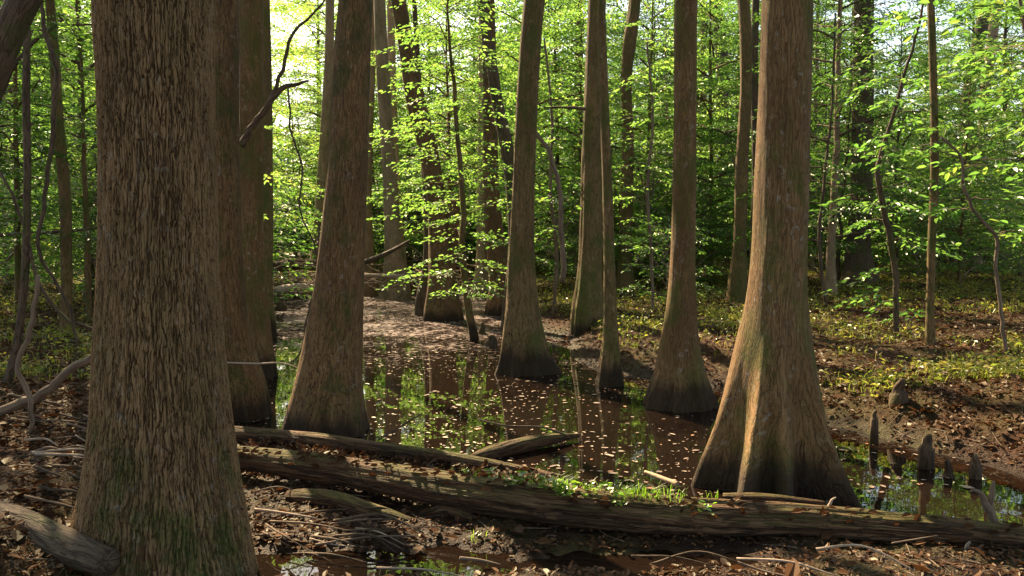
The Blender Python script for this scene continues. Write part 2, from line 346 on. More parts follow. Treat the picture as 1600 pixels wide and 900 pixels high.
def terr(x, y):
    x = np.asarray(x, float); y = np.asarray(y, float)
    ins = pip(x, y, WP); d = dseg(x, y, WP); sd = np.where(ins, -d, d)
    p2 = np.stack([x, y], -1)
    sd = sd + .12 * noise(p2 * 2.3, 5) * sst(y/6)
    # in front of the log: low wet mud
    xl = np.array([p[0] for p in ML]); yl = np.array([p[1] for p in ML])
    lf = np.interp(x, xl, yl)
    front = sst((lf + .26 - y) / .2) * sst((x + 2.4) / .8)
    bank = .34 * sst(sd / 1.1) + .05 * sst(sd / .15) + .22 * sst((sd - 1) / 9)
    left = sst((-x - 1.4) / 1.0)
    mud = .040 + .016 * fbm(p2 * 3.1, 3, 21) + .012*noise(p2*11, 8) + .008*noise(p2*23, 18) + .10 * sst((4.0 - y)/1.5) + .28*sst((-x-1.7)/1.3)
    puddle = np.exp(-(((x + .55)/.75)**2 + ((y - 4.05)/.22)**2)) + .9*np.exp(-(((x - .85)/.5)**2 + ((y - 4.1)/.16)**2)) + .9*np.exp(-(((x - 2.9)/.9)**2 + ((y - 4.45)/.25)**2)) + .6*np.exp(-(((x+1.2)/.5)**2 + ((y - 4.0)/.2)**2))
    mud = mud - .078 * puddle
    z = np.where(sd < 0, np.maximum(-.35, sd * .5), bank)
    z = z * (1 - front) + mud * front
    rd = dseg(x, y, RIDGE, False)
    z = np.maximum(z, .07 - (rd / .22)**2 * .12 + .02 * noise(p2*9, 3))
    amp = sst((z - .0) / .12)
    z = z + amp * (.035 * fbm(p2 * 1.7, 4, 9) + .018 * noise(p2 * 9, 12) + .009 * noise(p2*26, 14))
    z = z + .25 * fbm(p2 * .06, 2, 31) * sst((np.hypot(x, y) - 18) / 20)
    return z
def axis(lo_, hi_, core0, core1, step, growth):
    a = list(np.arange(core0, core1, step)); s = step; x = core1
    while x < hi_: a.append(x); s *= growth; x += s
    a.append(hi_); s = step; x = core0 - step
    while x > lo_: a.insert(0, x); s *= growth; x -= s
    a.insert(0, lo_); return np.array(a)
xs = axis(-400, 400, -5, 5.5, .03, 1.035); ys = axis(-120, 600, 3.2, 9.5, .028, 1.018)
X, Y = np.meshgrid(xs, ys); Z = terr(X, Y)
g = Geo(); nx = len(xs); ny = len(ys)
i = np.arange(ny-1)[:, None]; j = np.arange(nx-1)[None]
g.add(np.stack([X, Y, Z], -1).reshape(-1, 3), np.stack([i*nx+j, i*nx+j+1, (i+1)*nx+j+1, (i+1)*nx+j], -1).reshape(-1, 4))
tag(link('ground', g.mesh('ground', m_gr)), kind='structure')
def gz(x, y): return float(terr(np.array([x]), np.array([y]))[0])
g = Geo(); g.add([(-14, 2, 0), (14, 2, 0), (14, 27, 0), (-14, 27, 0)], [(0, 1, 2, 3)])
tag(link('water', g.mesh('water', m_wa)), kind='structure')

# ------------------------------------------------------------------ foliage generators
def spray_points(rs, n, L, droop):
    """leaf points of one flat spray along +X of unit length, alternate side twigs"""
    pos, d = [], []
    nt_ = max(4, int(n / 6))
    for k in range(nt_):
        t = .12 + .88 * k / nt_; sgn = 1 if k % 2 else -1
        tl = (.42 * (1 - t) + .14) * rs.uniform(.8, 1.2); a = sgn * rs.uniform(.6, .95)
        m = 6 if t < .6 else 4
        for q in range(m):
            s = (q + .6) / m; b_ = a + (1 if q % 2 else -1) * .75
            if q == m - 1: b_ = a
            pos.append((t + tl*s*math.cos(a), tl*s*math.sin(a), -droop*(t + tl*s)**2)); d.append((math.cos(b_), math.sin(b_), -.25*droop - rs.uniform(0, .3)))
    pos.append((1, 0, -droop)); d.append((1, 0, -droop))
    return np.array(pos), np.array(d)
def put_spray(fg, bgeo, rs, org, dirn, L, n, leaf, droop=.25, full=False, ratio=.5, tilt=.3, twig=True):
    p, d = spray_points(rs, n, L, droop)
    dirn = norm(np.asarray(dirn, float)); up = np.array([rs.normal(0, tilt), rs.normal(0, tilt), 1.0])
    s = norm(np.cross(up, dirn)); u = np.cross(dirn, s); Mx = np.stack([dirn, s, u])
    keep = rs.random(len(p)) < .9
    pw = org + (p[keep] * L) @ Mx; dw = d[keep] @ Mx
    nrm = u + rs.normal(0, .38, (len(pw), 3))
    pw = pw + rs.normal(0, .012, pw.shape)
    leafquads(fg, pw, dw, nrm, leaf * rs.uniform(.65, 1.2, len(pw)), ratio, rs.uniform(.04, .2), full, .08)
    if twig and bgeo is not None:
        q = np.array([[t, 0, -droop*t*t] for t in (0, .35, .7, 1)]) * L
        tube(bgeo, org + q @ Mx, [.0045*L+.0015, .0035*L+.001, .002, .001], 3, cap=False)
def crown(seed, z0, z1, Rr, nl, nleaf, leaf, spl=.8, rise=.45, prof='round', full=False, dens=3.0, droop=.25, ratio=.5, thick=1.0):
    rs = np.random.default_rng(seed); fg, bgm = Geo(), Geo()
    for k in range(nl):
        u = (k + rs.uniform(0, .8)) / nl; z = z0 + (z1 - z0) * u; az = k * 2.39996 + rs.uniform(-.5, .5)
        if prof == 'round': r = Rr * (.35 + .65*math.sin(math.pi * min(1, .18 + u*.80))) * rs.uniform(.6, 1.15)
        elif prof == 'cone': r = Rr * (1.05 - u) * rs.uniform(.65, 1.1) + .25
        else: r = Rr * (1 - .55*u) * rs.uniform(.55, 1.15)
        el = rise * rs.uniform(.4, 1.4) + .5*u
        dh = np.array([math.cos(az), math.sin(az), 0])
        t = np.linspace(0, 1, 6)[:, None]
        pts = np.array([0, 0, z]) + dh*r*t + np.array([0, 0, 1.0])*(r*math.tan(min(el, 1.2))*t*(1 - .45*t)) + rs.normal(0, .04*r, (6, 3))*t
        tube(bgm, pts, (.006 + .012*r*thick) * (1 - .85*t[:, 0]), 5, cap=False)
        ns = int(2 + r * dens)
        for q in range(ns):
            tt = .25 + .75*(q + rs.uniform(0, .7))/ns; tt = min(tt, 1.0)
            ip = tt*5; a = int(min(4, ip)); o = pts[a] + (pts[a+1]-pts[a])*(ip-a)
            ang = az + (1 if q % 2 else -1) * rs.uniform(.25, 1.15)
            if q == ns-1: ang = az
            put_spray(fg, bgm, rs, o, (math.cos(ang), math.sin(ang), rs.uniform(-.1, .35)), spl*rs.uniform(.6, 1.25), nleaf, leaf, droop, full, ratio)
    return bgm, fg
def crown_pair(name, mat_b, mat_l, *a, **k):
    b_, f_ = crown(*a, **k)
    return b_.mesh(name + '_branches', mat_b, bark=True), f_.mesh(name + '_foliage', mat_l, smooth=False)
def small_trunk(seed, hgt, r0, mat, lean=.06, sides=9):
    rs = np.random.default_rng(seed); n = 22; t = np.linspace(0, 1, n)
    g = Geo(); x = np.cumsum(rs.normal(0, lean*hgt/n, n)); y = np.cumsum(rs.normal(0, lean*hgt/n, n)); x -= x[0]; y -= y[0]
    x *= .6; y *= .6
    tube(g, np.stack([x, y, t*hgt - .15], -1), r0*(1.35*np.exp(-t*18)*.5 + 1 - .85*t), sides, cap=False, seed=seed)
    return g.mesh('trunk', mat, bark=True)

# ------------------------------------------------------------------ hero trunks
def hero(name, Yd, samples, mat, label, cat='tree', group=None, top=15.0, sides=48, base_z=None, lobes=(), lobeh=.55, rough=.045, step=.05, seed=1, flute=0.0, knots=(), parent=None, ext=None, wav=0):
    """samples: (cx, y, width) in photo pixels, from top to bottom"""
    pts, rad = [], []
    for cx, y, wd in samples[::-1]:
        p = P(cx, y, Yd); pts.append(p); rad.append(wd * Yd / F0 / 2)
    pts = np.array(pts); rad = np.array(rad)
    ztop = pts[-1][2]
    if parent is None and top > ztop + .5:
        d = norm(pts[-1] - pts[-2]); k = (top - ztop) / max(d[2], .5)
        ex = [pts[-1] + d*k*f + np.array([0, 0, 0]) for f in (.5, 1.0)]; re = [rad[-1]*.85, rad[-1]*.45]
        pts = np.vstack([pts, ex]); rad = np.append(rad, re)
    base = pts[0].copy()
    # sink the foot in the soil or water
    dz = .45
    pts = np.vstack([pts[0] - np.array([0, 0, dz]) - (pts[1]-pts[0])*0, pts]); rad = np.append(rad[0]*1.08, rad)
    q = smoothpts(np.column_stack([pts, rad]), int(np.linalg.norm(np.diff(pts, axis=0), axis=1).sum() / step) + 2)
    rs_ = seed
    def disp(L, th, pp):
        zz = pp[:, 2][:, None] + 0*th
        a = np.clip(1 - (zz - base[2]) / (lobeh * 2.2), 0, 1.25)**1.6
        m = 1 + 0*th
        for (ang, st, wdt) in lobes:
            dd = (th - R(ang) + math.pi) % (2*math.pi) - math.pi
            m = m + st * a * np.exp(-(dd/R(wdt))**2)
        if flute:
            m = m + flute * np.clip(a, .12, 1) * np.sin(th*7 + 1.3*np.sin(th*2+rs_) + .35*np.sin(L*1.3))
        c = np.stack([np.cos(th)*2.2, np.sin(th)*2.2, L*1.1 + rs_*7], -1)
        m = m + rough * fbm(c, 3, seed)
        for (kh, ang, ks, kr) in knots:
            dd = (th - R(ang) + math.pi) % (2*math.pi) - math.pi
            m = m + ks*np.exp(-((zz-kh)/kr)**2 - (dd*q[0, 3]/kr/.8)**2)
        return m
    # local coordinates relative to base
    g = Geo(); loc = base
    tube(g, q[:, :3] - loc, q[:, 3], sides, disp=lambda L, th, pp: disp(L, th, pp + loc), seed=seed)
    me = g.mesh('trunk', mat, bark=True)
    if parent is not None: return link('trunk', me, parent, None), q
    t = empty(name, loc); tag(t, label, cat, group)
    link('trunk', me, t)
    return t, q
# the tube's angle: 0 = +X (right), 90 = +Y (away), 180 = left, 270 = toward the camera
HEROES = {}
HEROES['T1'] = hero('tree', 3.85, [(241, -40, 164), (241, 0, 166), (246, 150, 166), (249, 300, 169), (249, 450, 176), (250, 560, 190), (253, 650, 206), (254, 720, 224), (255, 800, 250), (256, 900, 284), (257, 960, 312)], B_big,
    'massive furrowed trunk filling the left foreground, moss low on its bark, nearest of all', sides=560, step=.006, rough=.022, seed=3, lobes=((200, .10, 30), (320, .08, 30), (265, .03, 25)), lobeh=.35, top=3.9)
# continue T1 above the frame with a lighter mesh
t1, q1 = HEROES['T1']
g = Geo(); tp = q1[-1, :3]; rr1 = q1[-1, 3]
tube(g, np.array([tp + np.array([0, 0, -.25]), tp + np.array([.05, 0, 4]), tp + np.array([.1, .2, 9]), tp + np.array([.0, .3, 14])]) - np.array(t1.location), [rr1*.985, rr1*.85, rr1*.7, rr1*.35], 40)
link('upper_trunk', g.mesh('upper_trunk', B_fur, bark=True), t1)
HEROES['T2'] = hero('tree', 7.5, [(350, 0, 45), (350, 150, 45), (352, 300, 46), (356, 450, 52), (362, 540, 64), (372, 600, 84), (374, 655, 100)], B_fur,
    'brown trunk half hidden by the massive foreground trunk, foot in dark water', sides=64, seed=4, flute=.05, lobes=((335, .18, 14), (300, .16, 9), (255, .12, 12)))
HEROES['T2b'] = hero('tree', 9.6, [(393, 0, 36), (393, 200, 37), (392, 350, 38), (396, 450, 40), (400, 520, 48), (400, 596, 66)], B_but,  # lighter bark chosen here to stand in for sunlight on this trunk
    'reddish brown trunk standing just right of the half hidden one, second behind the foreground giant', sides=56, seed=5, flute=.08)
HEROES['T2c'] = hero('tree', 13.5, [(414, 0, 15), (417, 180, 17), (417, 350, 19), (416, 460, 22), (416, 524, 34)], B_grn,
    'slim greenish trunk left of the leaning midstream trunk', sides=32, seed=6)
HEROES['T3'] = hero('tree', 6.95, [(560, -60, 51), (556, 0, 52), (548, 120, 57), (544, 250, 60), (537, 350, 67), (530, 450, 76), (521, 540, 92), (514, 610, 108), (511, 655, 126), (511, 684, 140)], B_fur,
    'large brown trunk leaning right, foot behind the mossy log with a knot near the top', sides=96, seed=7, flute=.018, lobes=((325, .18, 12), (215, .14, 14), (254, .13, 9), (292, .12, 8), (273, -.06, 8)), knots=((3.9, 262, .35, .09),))
HEROES['T9'] = hero('tree', 10.0, [(840, -40, 33), (835, 0, 33), (824, 150, 34), (818, 300, 36), (815, 400, 42), (816, 470, 52), (818, 530, 68), (820, 560, 80), (822, 588, 100)], B_grn,
    'mossy trunk leaning right with a swollen foot standing in the middle of the stream', sides=72, seed=8, flute=.05, lobes=((338, .30, 11), (250, .28, 9), (290, .20, 8), (212, .22, 10), (272, -.10, 8)))
HEROES['T13'] = hero('tree', 8.0, [(1074, -40, 33), (1072, 0, 34), (1071, 150, 34), (1069, 300, 36), (1067, 400, 39), (1065, 480, 48), (1062, 540, 62), (1062, 590, 84), (1061, 640, 112)], B_but,
    'straight trunk with fluted buttress foot at the far edge of the red water', sides=96, seed=9, flute=.09, lobes=((335, .30, 9), (205, .26, 10), (255, .34, 8), (293, .24, 7)), lobeh=.42, knots=((2.9, 250, .16, .05), (2.2, 300, .12, .04)))
HEROES['T17'] = hero('tree', 5.45, [(1231, -60, 75), (1230, 0, 76), (1226, 150, 78), (1221, 300, 81), (1217, 400, 84), (1213, 470, 94), (1209, 540, 118), (1206, 610, 142), (1203, 680, 172), (1200, 750, 205), (1200, 780, 215)], B_but,
    'big trunk on the right with wide flaring buttress roots standing in water behind the log', sides=220, step=.02, seed=10, flute=.035, rough=.025,
    lobes=((192, .34, 9), (240, .95, 7.5), (262, .75, 6.5), (306, .60, 8), (218, -.16, 9), (283, -.25, 9), (325, -.16, 8), (330, .22, 12), (60, .2, 20), (120, .2, 20)), lobeh=.62, knots=((2.5, 285, .10, .05), (1.9, 240, .08, .045), (3.0, 255, .07, .05)))
HEROES['T10'] = hero('tree', 13.3, [(934, -40, 26), (933, 0, 27), (928, 150, 29), (925, 250, 31), (924, 350, 34), (922, 430, 39), (920, 494, 52)], B_grn,
    'vine wrapped trunk on the far bank left of the slender pole like trunk', sides=48, seed=11, flute=.10, rough=.06)
HEROES['T11'] = hero('tree', 9.1, [(938, -40, 11), (939, 0, 12), (944, 150, 14), (949, 300, 16), (953, 450, 20), (954, 530, 26), (953, 575, 36), (953, 606, 46)], B_grn,
    'slender pole like trunk rising from the stream beside the far bank', sides=40, seed=12, rough=.05, flute=.05)
HEROES['T12'] = hero('tree', 19.5, [(995, -40, 17), (990, 20, 18), (983, 70, 21), (979, 110, 17), (981, 220, 18), (979, 330, 20), (976, 400, 21), (978, 455, 32)], B_grn,
    'wavy green mossed trunk on the far bank just left of the fluted straight trunk', sides=32, seed=13, rough=.08)
HEROES['T6'] = hero('tree', 16.3, [(612, -40, 20), (622, 0, 22), (636, 80, 25), (648, 150, 30), (668, 230, 30), (680, 300, 29), (687, 380, 34), (690, 440, 42), (692, 500, 62)], B_fur,
    'forked grey trunk bending up left from a dark foot at the upstream water', sides=40, seed=14, rough=.05, flute=.05)
hero('limb', 16.25, [(668, -40, 20), (664, 20, 20), (660, 90, 20), (650, 160, 18)], B_fur, '', parent=HEROES['T6'][0], sides=24, seed=15)[0].name = 'fork_limb'
o = [c for c in HEROES['T6'][0].children if c.name.startswith('fork_limb')][0]; 
HEROES['T6b'] = hero('tree', 17.3, [(662, 250, 9), (668, 350, 12), (667, 420, 15), (661, 476, 26)], B_dark,
    'dark narrow stem close behind the left side of the forked trunk foot', sides=24, seed=16, top=9)
HEROES['T8'] = hero('tree', 14.6, [(750, -30, 14), (757, 30, 15), (768, 100, 18), (777, 160, 17), (790, 220, 20), (799, 290, 18), (803, 400, 20), (798, 500, 30)], B_dark,
    'dark crooked trunk bending down behind the mossy midstream trunk', sides=32, seed=17, rough=.08)
HEROES['T8b'] = hero('tree', 17.5, [(762, -20, 20), (766, 150, 22), (768, 300, 26), (777, 400, 34), (785, 450, 42), (787, 496, 60)], B_fur,
    'brown trunk with fluted foot left behind the mossy midstream trunk', sides=40, seed=18, flute=.09)
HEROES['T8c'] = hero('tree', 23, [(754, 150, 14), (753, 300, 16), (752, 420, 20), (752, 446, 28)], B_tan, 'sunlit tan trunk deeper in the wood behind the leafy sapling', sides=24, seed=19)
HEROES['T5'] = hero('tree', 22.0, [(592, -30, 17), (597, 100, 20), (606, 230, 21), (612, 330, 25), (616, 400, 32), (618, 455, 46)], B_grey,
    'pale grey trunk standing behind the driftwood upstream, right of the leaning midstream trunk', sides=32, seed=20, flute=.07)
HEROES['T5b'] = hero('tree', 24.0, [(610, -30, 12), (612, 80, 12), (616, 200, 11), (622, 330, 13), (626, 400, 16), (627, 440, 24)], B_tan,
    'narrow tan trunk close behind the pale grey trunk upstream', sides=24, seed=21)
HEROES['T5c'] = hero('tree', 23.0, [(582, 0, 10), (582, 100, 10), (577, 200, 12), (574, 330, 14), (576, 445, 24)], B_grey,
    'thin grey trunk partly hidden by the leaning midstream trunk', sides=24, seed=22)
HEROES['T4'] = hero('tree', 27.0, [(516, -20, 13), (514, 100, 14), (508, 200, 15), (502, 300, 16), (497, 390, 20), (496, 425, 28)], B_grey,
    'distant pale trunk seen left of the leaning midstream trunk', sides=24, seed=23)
HEROES['T14'] = hero('tree', 33, [(1112, -30, 16), (1126, 60, 18), (1130, 180, 18), (1133, 300, 20), (1133, 410, 26)], B_dark,
    'dark distant trunk between the fluted straight trunk and the lit mossy one', sides=24, seed=24)
HEROES['T15'] = hero('tree', 15.3, [(1160, -30, 18), (1165, 60, 18), (1165, 150, 18), (1159, 260, 20), (1156, 380, 21), (1151, 478, 34)], B_grn,
    'mossy trunk with sunlit edge just left of the big buttressed trunk', sides=36, seed=25, rough=.06, flute=.06)
HEROES['T16'] = hero('tree', 17, [(1182, -30, 11), (1178, 100, 12), (1181, 250, 12), (1176, 480, 18)], B_dark,
    'thin dark trunk squeezed between mossy trunk and big buttressed trunk', sides=24, seed=26)
HEROES['T18'] = hero('tree', 18.6, [(1352, -40, 29), (1350, 0, 29), (1348, 150, 30), (1346, 300, 33), (1341, 400, 40), (1343, 462, 58)], B_dark,
    'thick dark trunk behind leafy boughs on the right bank with a spreading root', sides=48, seed=27, flute=.06, lobes=((190, .35, 12), (340, .25, 14)))
HEROES['T19'] = hero('tree', 9.4, [(1453, -30, 10), (1456, 60, 11), (1459, 160, 11), (1460, 260, 12), (1455, 400, 12), (1453, 500, 13), (1453, 550, 17)], B_grn,
    'slender straight young trunk standing alone in leaf litter on the right bank', sides=20, seed=28, rough=.05)
HEROES['T20'] = hero('tree', 30, [(1548, -30, 18), (1530, 60, 19), (1512, 150, 18), (1504, 230, 17), (1494, 330, 19), (1489, 425, 28)], B_dark,
    'dark distant trunk leaning right, left of the pale leaning one', sides=24, seed=29)
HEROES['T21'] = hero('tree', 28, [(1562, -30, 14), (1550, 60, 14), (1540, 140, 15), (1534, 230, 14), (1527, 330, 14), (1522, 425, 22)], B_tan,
    'pale slim trunk leaning right near the right edge of the wood', sides=24, seed=30)
HEROES['TL'] = hero('tree', 10.8, [(78, 0, 13), (86, 100, 14), (92, 200, 16), (101, 290, 17), (104, 400, 17), (104, 500, 19), (104, 532, 24)], B_grn,
    'slim grey green trunk on the left bank left of the foreground giant', sides=28, seed=31, rough=.05)
HEROES['TL2'] = hero('tree', 7.0, [(43, -30, 10), (42, 50, 10), (41, 150, 11), (43, 250, 10), (42, 350, 11), (38, 450, 12), (28, 530, 12), (10, 600, 15), (-6, 640, 20)], B_dark,
    'dark thin crooked stem rising at the far left edge', sides=16, seed=32, rough=.1)
HEROES['TL3'] = hero('tree', 5.6, [(70, -60, 46), (28, 20, 44), (0, 80, 46), (-40, 180, 48), (-70, 400, 54), (-80, 760, 70)], B_dark,
    'dark leaning trunk cutting the top left corner', sides=36, seed=33)
def stem_thing(name, Yd, px, mat, label, cat, group=None, sides=8, rough=.08, seed=0, n=None, noisy=.0, parts=()):
    """px: (x, y, width[, depth]) polyline in photo pixels"""
    pts = np.array([list(P(a[0], a[1], a[3] if len(a) > 3 else Yd)) + [a[2]*(a[3] if len(a) > 3 else Yd)/F0/2] for a in px])
    q = smoothpts(pts, n or len(px)*6); rs = np.random.default_rng(seed)
    if noisy: q[:, :3] += noisy*np.stack([noise(np.stack([np.arange(len(q))*.45, np.full(len(q), s*9.3 + seed), 0*q[:, 0]], -1), s) for s in range(3)], -1)
    loc = q[0, :3].copy(); g = Geo()
    tube(g, q[:, :3]-loc, q[:, 3], sides, disp=lambda L, th, pp: 1 + rough*noise(np.stack([np.cos(th)*2, np.sin(th)*2, L*14], -1), seed), seed=seed)
    return g, loc, q
def stick(name, Yd, px, mat, label, cat='stick', group=None, **k):
    g, loc, q = stem_thing(name, Yd, px, mat, label, cat, group, **k)
    return tag(link(name, g.mesh(name, mat, bark=True), loc=tuple(loc)), label, cat, group), q

# canopy on top of the hero trunks and all around, unseen, arranged to dapple the sun
CAN = [crown_pair('canopy%d' % k, B_dark, L_can, 100+k, 0, 8.5, 3.8, 26, 40, .16, spl=1.3, rise=.5, dens=2.3) for k in range(3)]
UND = [crown_pair('under%d' % k, B_grn, L_lime, 120+k, 1.0, 7.5, 2.5, 34, 64, .098, spl=.9, rise=.25, dens=3.0, prof='wide') for k in range(3)]
UNM = [crown_pair('mid%d' % k, B_dark, L_mid, 140+k, 1.2, 13, 3.4, 56, 66, .128, spl=1.15, rise=.3, dens=2.5, prof='round') for k in range(3)]
DRK = [crown_pair('dark%d' % k, B_dark, L_dark, 160+k, 1.0, 11, 2.9, 52, 60, .105, spl=1.0, rise=.15, dens=2.6, prof='wide', droop=.35, ratio=.4) for k in range(2)]
SHR = [crown_pair('shrub%d' % k, B_stick, [L_mid, L_lime][k % 2], 180+k, .1, 1.6, .95, 20, 26, .085, spl=.55, rise=.7, dens=3.5) for k in range(3)]
TRK = [small_trunk(60+k, 8.2, .065, B_grn) for k in range(2)] + [small_trunk(63+k, 13.5, .13, B_dark) for k in range(2)] + [small_trunk(66+k, 11.5, .11, B_grey) for k in range(2)]
TRT = [small_trunk(70+k, 19, .24, [B_grn, B_grey, B_fur][k], lean=.03, sides=16) for k in range(3)]
def add_crown(t, pair, loc, s=1.0, rz=0.0):
    for me, nm in zip(pair, ('branches', 'foliage')):
        o = link(nm, me, t, loc); o.scale = (s, s, s); o.rotation_euler = (0, 0, rz)
rnd = random.Random(5)
for k, (key, (t, q)) in enumerate(HEROES.items()):
    if key in ('TL2', 'T6b', 'T4', 'T5b', 'T5c', 'T8c'): continue
    tp = q[-1, :3] if key != 'T1' else q1[-1, :3] + np.array([0, .3, 13.5])
    add_crown(t, CAN[k % 3], tuple(tp - np.array(t.location) - np.array([0, 0, 1.5])), rnd.uniform(.38, .58)*(.55 if key in ('T8', 'T8b', 'T8c', 'T5', 'T5b', 'T5c', 'T6', 'T4', 'T10') else 1), rnd.uniform(0, 6))
def tall(x, y, k, label, group, s=1.0):
    t = empty('tall_tree', (x, y, gz(x, y)), rnd.uniform(0, 6), s); tag(t, label, 'tree', group)
    link('trunk', TRT[k % 3], t); add_crown(t, CAN[(k+1) % 3], (0, 0, 12.0), 1.0); return t
def young(x, y, k, kind, label, group, s=1.0, sz=None):
    t = empty('young_tree', (x, y, gz(x, y)), rnd.uniform(0, 6), s); tag(t, label, 'tree', group)
    if sz: t.scale = (s, s, s*sz)
    tr, pr = {'lime': (TRK[k % 2], UND[k % 3]), 'mid': (TRK[2 + k % 2], UNM[k % 3]), 'dark': (TRK[4 + k % 2], DRK[k % 2])}[kind]
    link('trunk', tr, t); add_crown(t, pr, (0, 0, 0), 1.0); return t
WOOD = 'leafy tree deep in the wood behind the stream'
def wx(px, Yd): return (px - 800) / F0 * Yd
# explicit mid-ground understory: (px, depth, kind, scale)
US = [(30, 14, 'lime', .95), (-60, 11, 'dark', .9), (140, 17, 'mid', .7), (230, 20, 'lime', 1.2), (350, 26, 'lime', 1.3), (520, 36, 'lime', 1.5),
      (585, 33, 'lime', 1.1), (700, 24, 'lime', 1.15), (640, 34, 'lime', 1.6), (760, 28, 'lime', 1.4), (830, 20, 'lime', 1.1), (870, 26, 'mid', .8), (905, 22, 'lime', 1.0),
      (960, 30, 'mid', .55), (1010, 24, 'lime', 1.25), (1040, 34, 'dark', 1.0), (1110, 22, 'lime', 1.15), (1150, 28, 'dark', .9), (1200, 20, 'mid', .65), (1265, 24, 'dark', .95),
      (1300, 16, 'dark', .8), (1320, 30, 'lime', 1.3), (1400, 21, 'mid', .5), (1440, 27, 'lime', .95), (1500, 18, 'lime', .65), (1560, 24, 'mid', .8), (1620, 17, 'lime', 1.0), (1590, 33, 'dark', 1.0), (1690, 14, 'mid', .6)]
for k, (px, Yd, kd, s) in enumerate(US):
    young(wx(px, Yd), Yd, k, kd, {'lime': 'young tree with tiers of bright lime leaves in the wood', 'mid': 'broad leafed green tree in the middle of the wood', 'dark': 'dark evergreen understory tree with drooping boughs in the wood'}[kd],
          {'lime': 'lime leaved young trees', 'mid': 'green understory trees', 'dark': 'dark evergreen understory trees'}[kd], s)
# deeper rows
k = 0
for row, Yd in enumerate((40, 47, 55, 64)):
    nn = 19
    for q_ in range(nn):
        px = -150 + 1900*(q_ + rnd.uniform(-.4, .4) + .5*(row % 2))/nn; yd = Yd + rnd.uniform(-3, 3)
        kd = rnd.choice(['lime', 'mid', 'mid', 'dark', 'lime'] if px < 1050 else ['lime', 'mid', 'mid', 'dark', 'mid', 'dark'])
        s = {'lime': 1.7, 'mid': 1.15, 'dark': 1.3}[kd]*rnd.uniform(.85, 1.2)
        if 440 < px < 520 or 940 < px < 985 or px > 1580: s *= .55
        elif 1330 < px < 1510: s *= .68
        young(wx(px, yd), yd, k, kd, WOOD, 'trees deep in the wood', s); k += 1
# tall canopy trees (far boles show; unseen ones added to dim the sky light)
for x, y in [(-9, 13), (-17, 11), (-18, 29), (-22, 20), (3, 36), (9, 38), (24, 34),  (4, 50), (-12, 50), (-5,-4),(4,-5),(-1,-9),(9,-3),(-10,-3),(6,1),(-3,-7),(2.5,-7.5),(6,-8),(-7,-8),(-5.5,.5),(-12,-1),(10,2),
             (-9.5, 5.5), (9.5, 8), (15, 9), (-15, 2)]:
    tall(x, y, int(abs(x*3 + y)), 'tall straight tree bole in the wood, many unseen and added for shade', 'tall boles in the wood', rnd.uniform(.85, 1.15))
# shrubs
for k in range(230):
    yd = rnd.uniform(15, 48); px = rnd.uniform(-60, 1680)
    if yd < 27 and 380 < px < 860: continue
    if 400 < px < 860: yd = rnd.uniform(26, 42)
    if yd < 19 and 860 < px < 1600 and rnd.random() < .7: yd += 9
    x = wx(px, yd); t = empty('shrub', (x, yd, gz(x, yd)-.05), rnd.uniform(0, 6), rnd.uniform(.8, 1.7)*(1 + max(0, yd-22)*.03)); tag(t, 'leafy shrub on the floor of the wood', 'shrub', 'shrubs on the forest floor')
    add_crown(t, SHR[k % 3], (0, 0, 0))
# slim bare poles in the background
PO = [small_trunk(90+k, 9, .035, [B_dark, B_grey, B_grn][k], lean=.12, sides=6) for k in range(3)]
for k in range(80):
    yd = rnd.uniform(15, 42); px = rnd.uniform(-40, 1640)
    if yd < 28 and 380 < px < 860: continue
    x = wx(px, yd); o = link('sapling', PO[k % 3], loc=(x, yd, gz(x, yd))); o.rotation_euler = (rnd.uniform(-.1, .1), rnd.uniform(-.12, .12), rnd.uniform(0, 6)); s = rnd.uniform(.7, 1.5); o.scale = (s, s, rnd.uniform(.6, 1.1))
    tag(o, 'thin bare stem of a sapling in the background wood', 'sapling', 'bare sapling stems in the wood')
# far-off wood mass
rs = np.random.default_rng(77); g = Geo(); nC = 4200
ang = rs.uniform(-1.15, 1.15, nC); dist = rs.uniform(72, 110, nC); cz = rs.uniform(0, 1, nC)**1.1 * (17 + 4*np.sin(ang*9) + 3*np.sin(ang*23+1))
cc = np.stack([np.sin(ang)*dist, np.cos(ang)*dist, cz], -1)
for a0, w_ in ((-.25, .05), (.13, .035), (.26, .03), (.56, .05)): cc[:, 2] *= 1 - .65*np.exp(-((ang - a0)/w_)**2)
pp = np.repeat(cc, 60, 0) + rs.normal(0, 1.0, (nC*60, 3))*np.array([1.6, 1.6, .8]); pp[:, 2] = np.abs(pp[:, 2])
leafquads(g, pp, rs.normal(0, 1, pp.shape)*np.array([1, 1, .4]), rs.normal(0, .5, pp.shape) + np.array([0, 0, 1]), rs.uniform(.45, .9, len(pp)), .6)
tag(link('distant_foliage', g.mesh('distant_foliage', L_mid, smooth=False)), 'continuous wall of distant woodland leaves beyond the last trunks', 'woodland', kind='stuff')

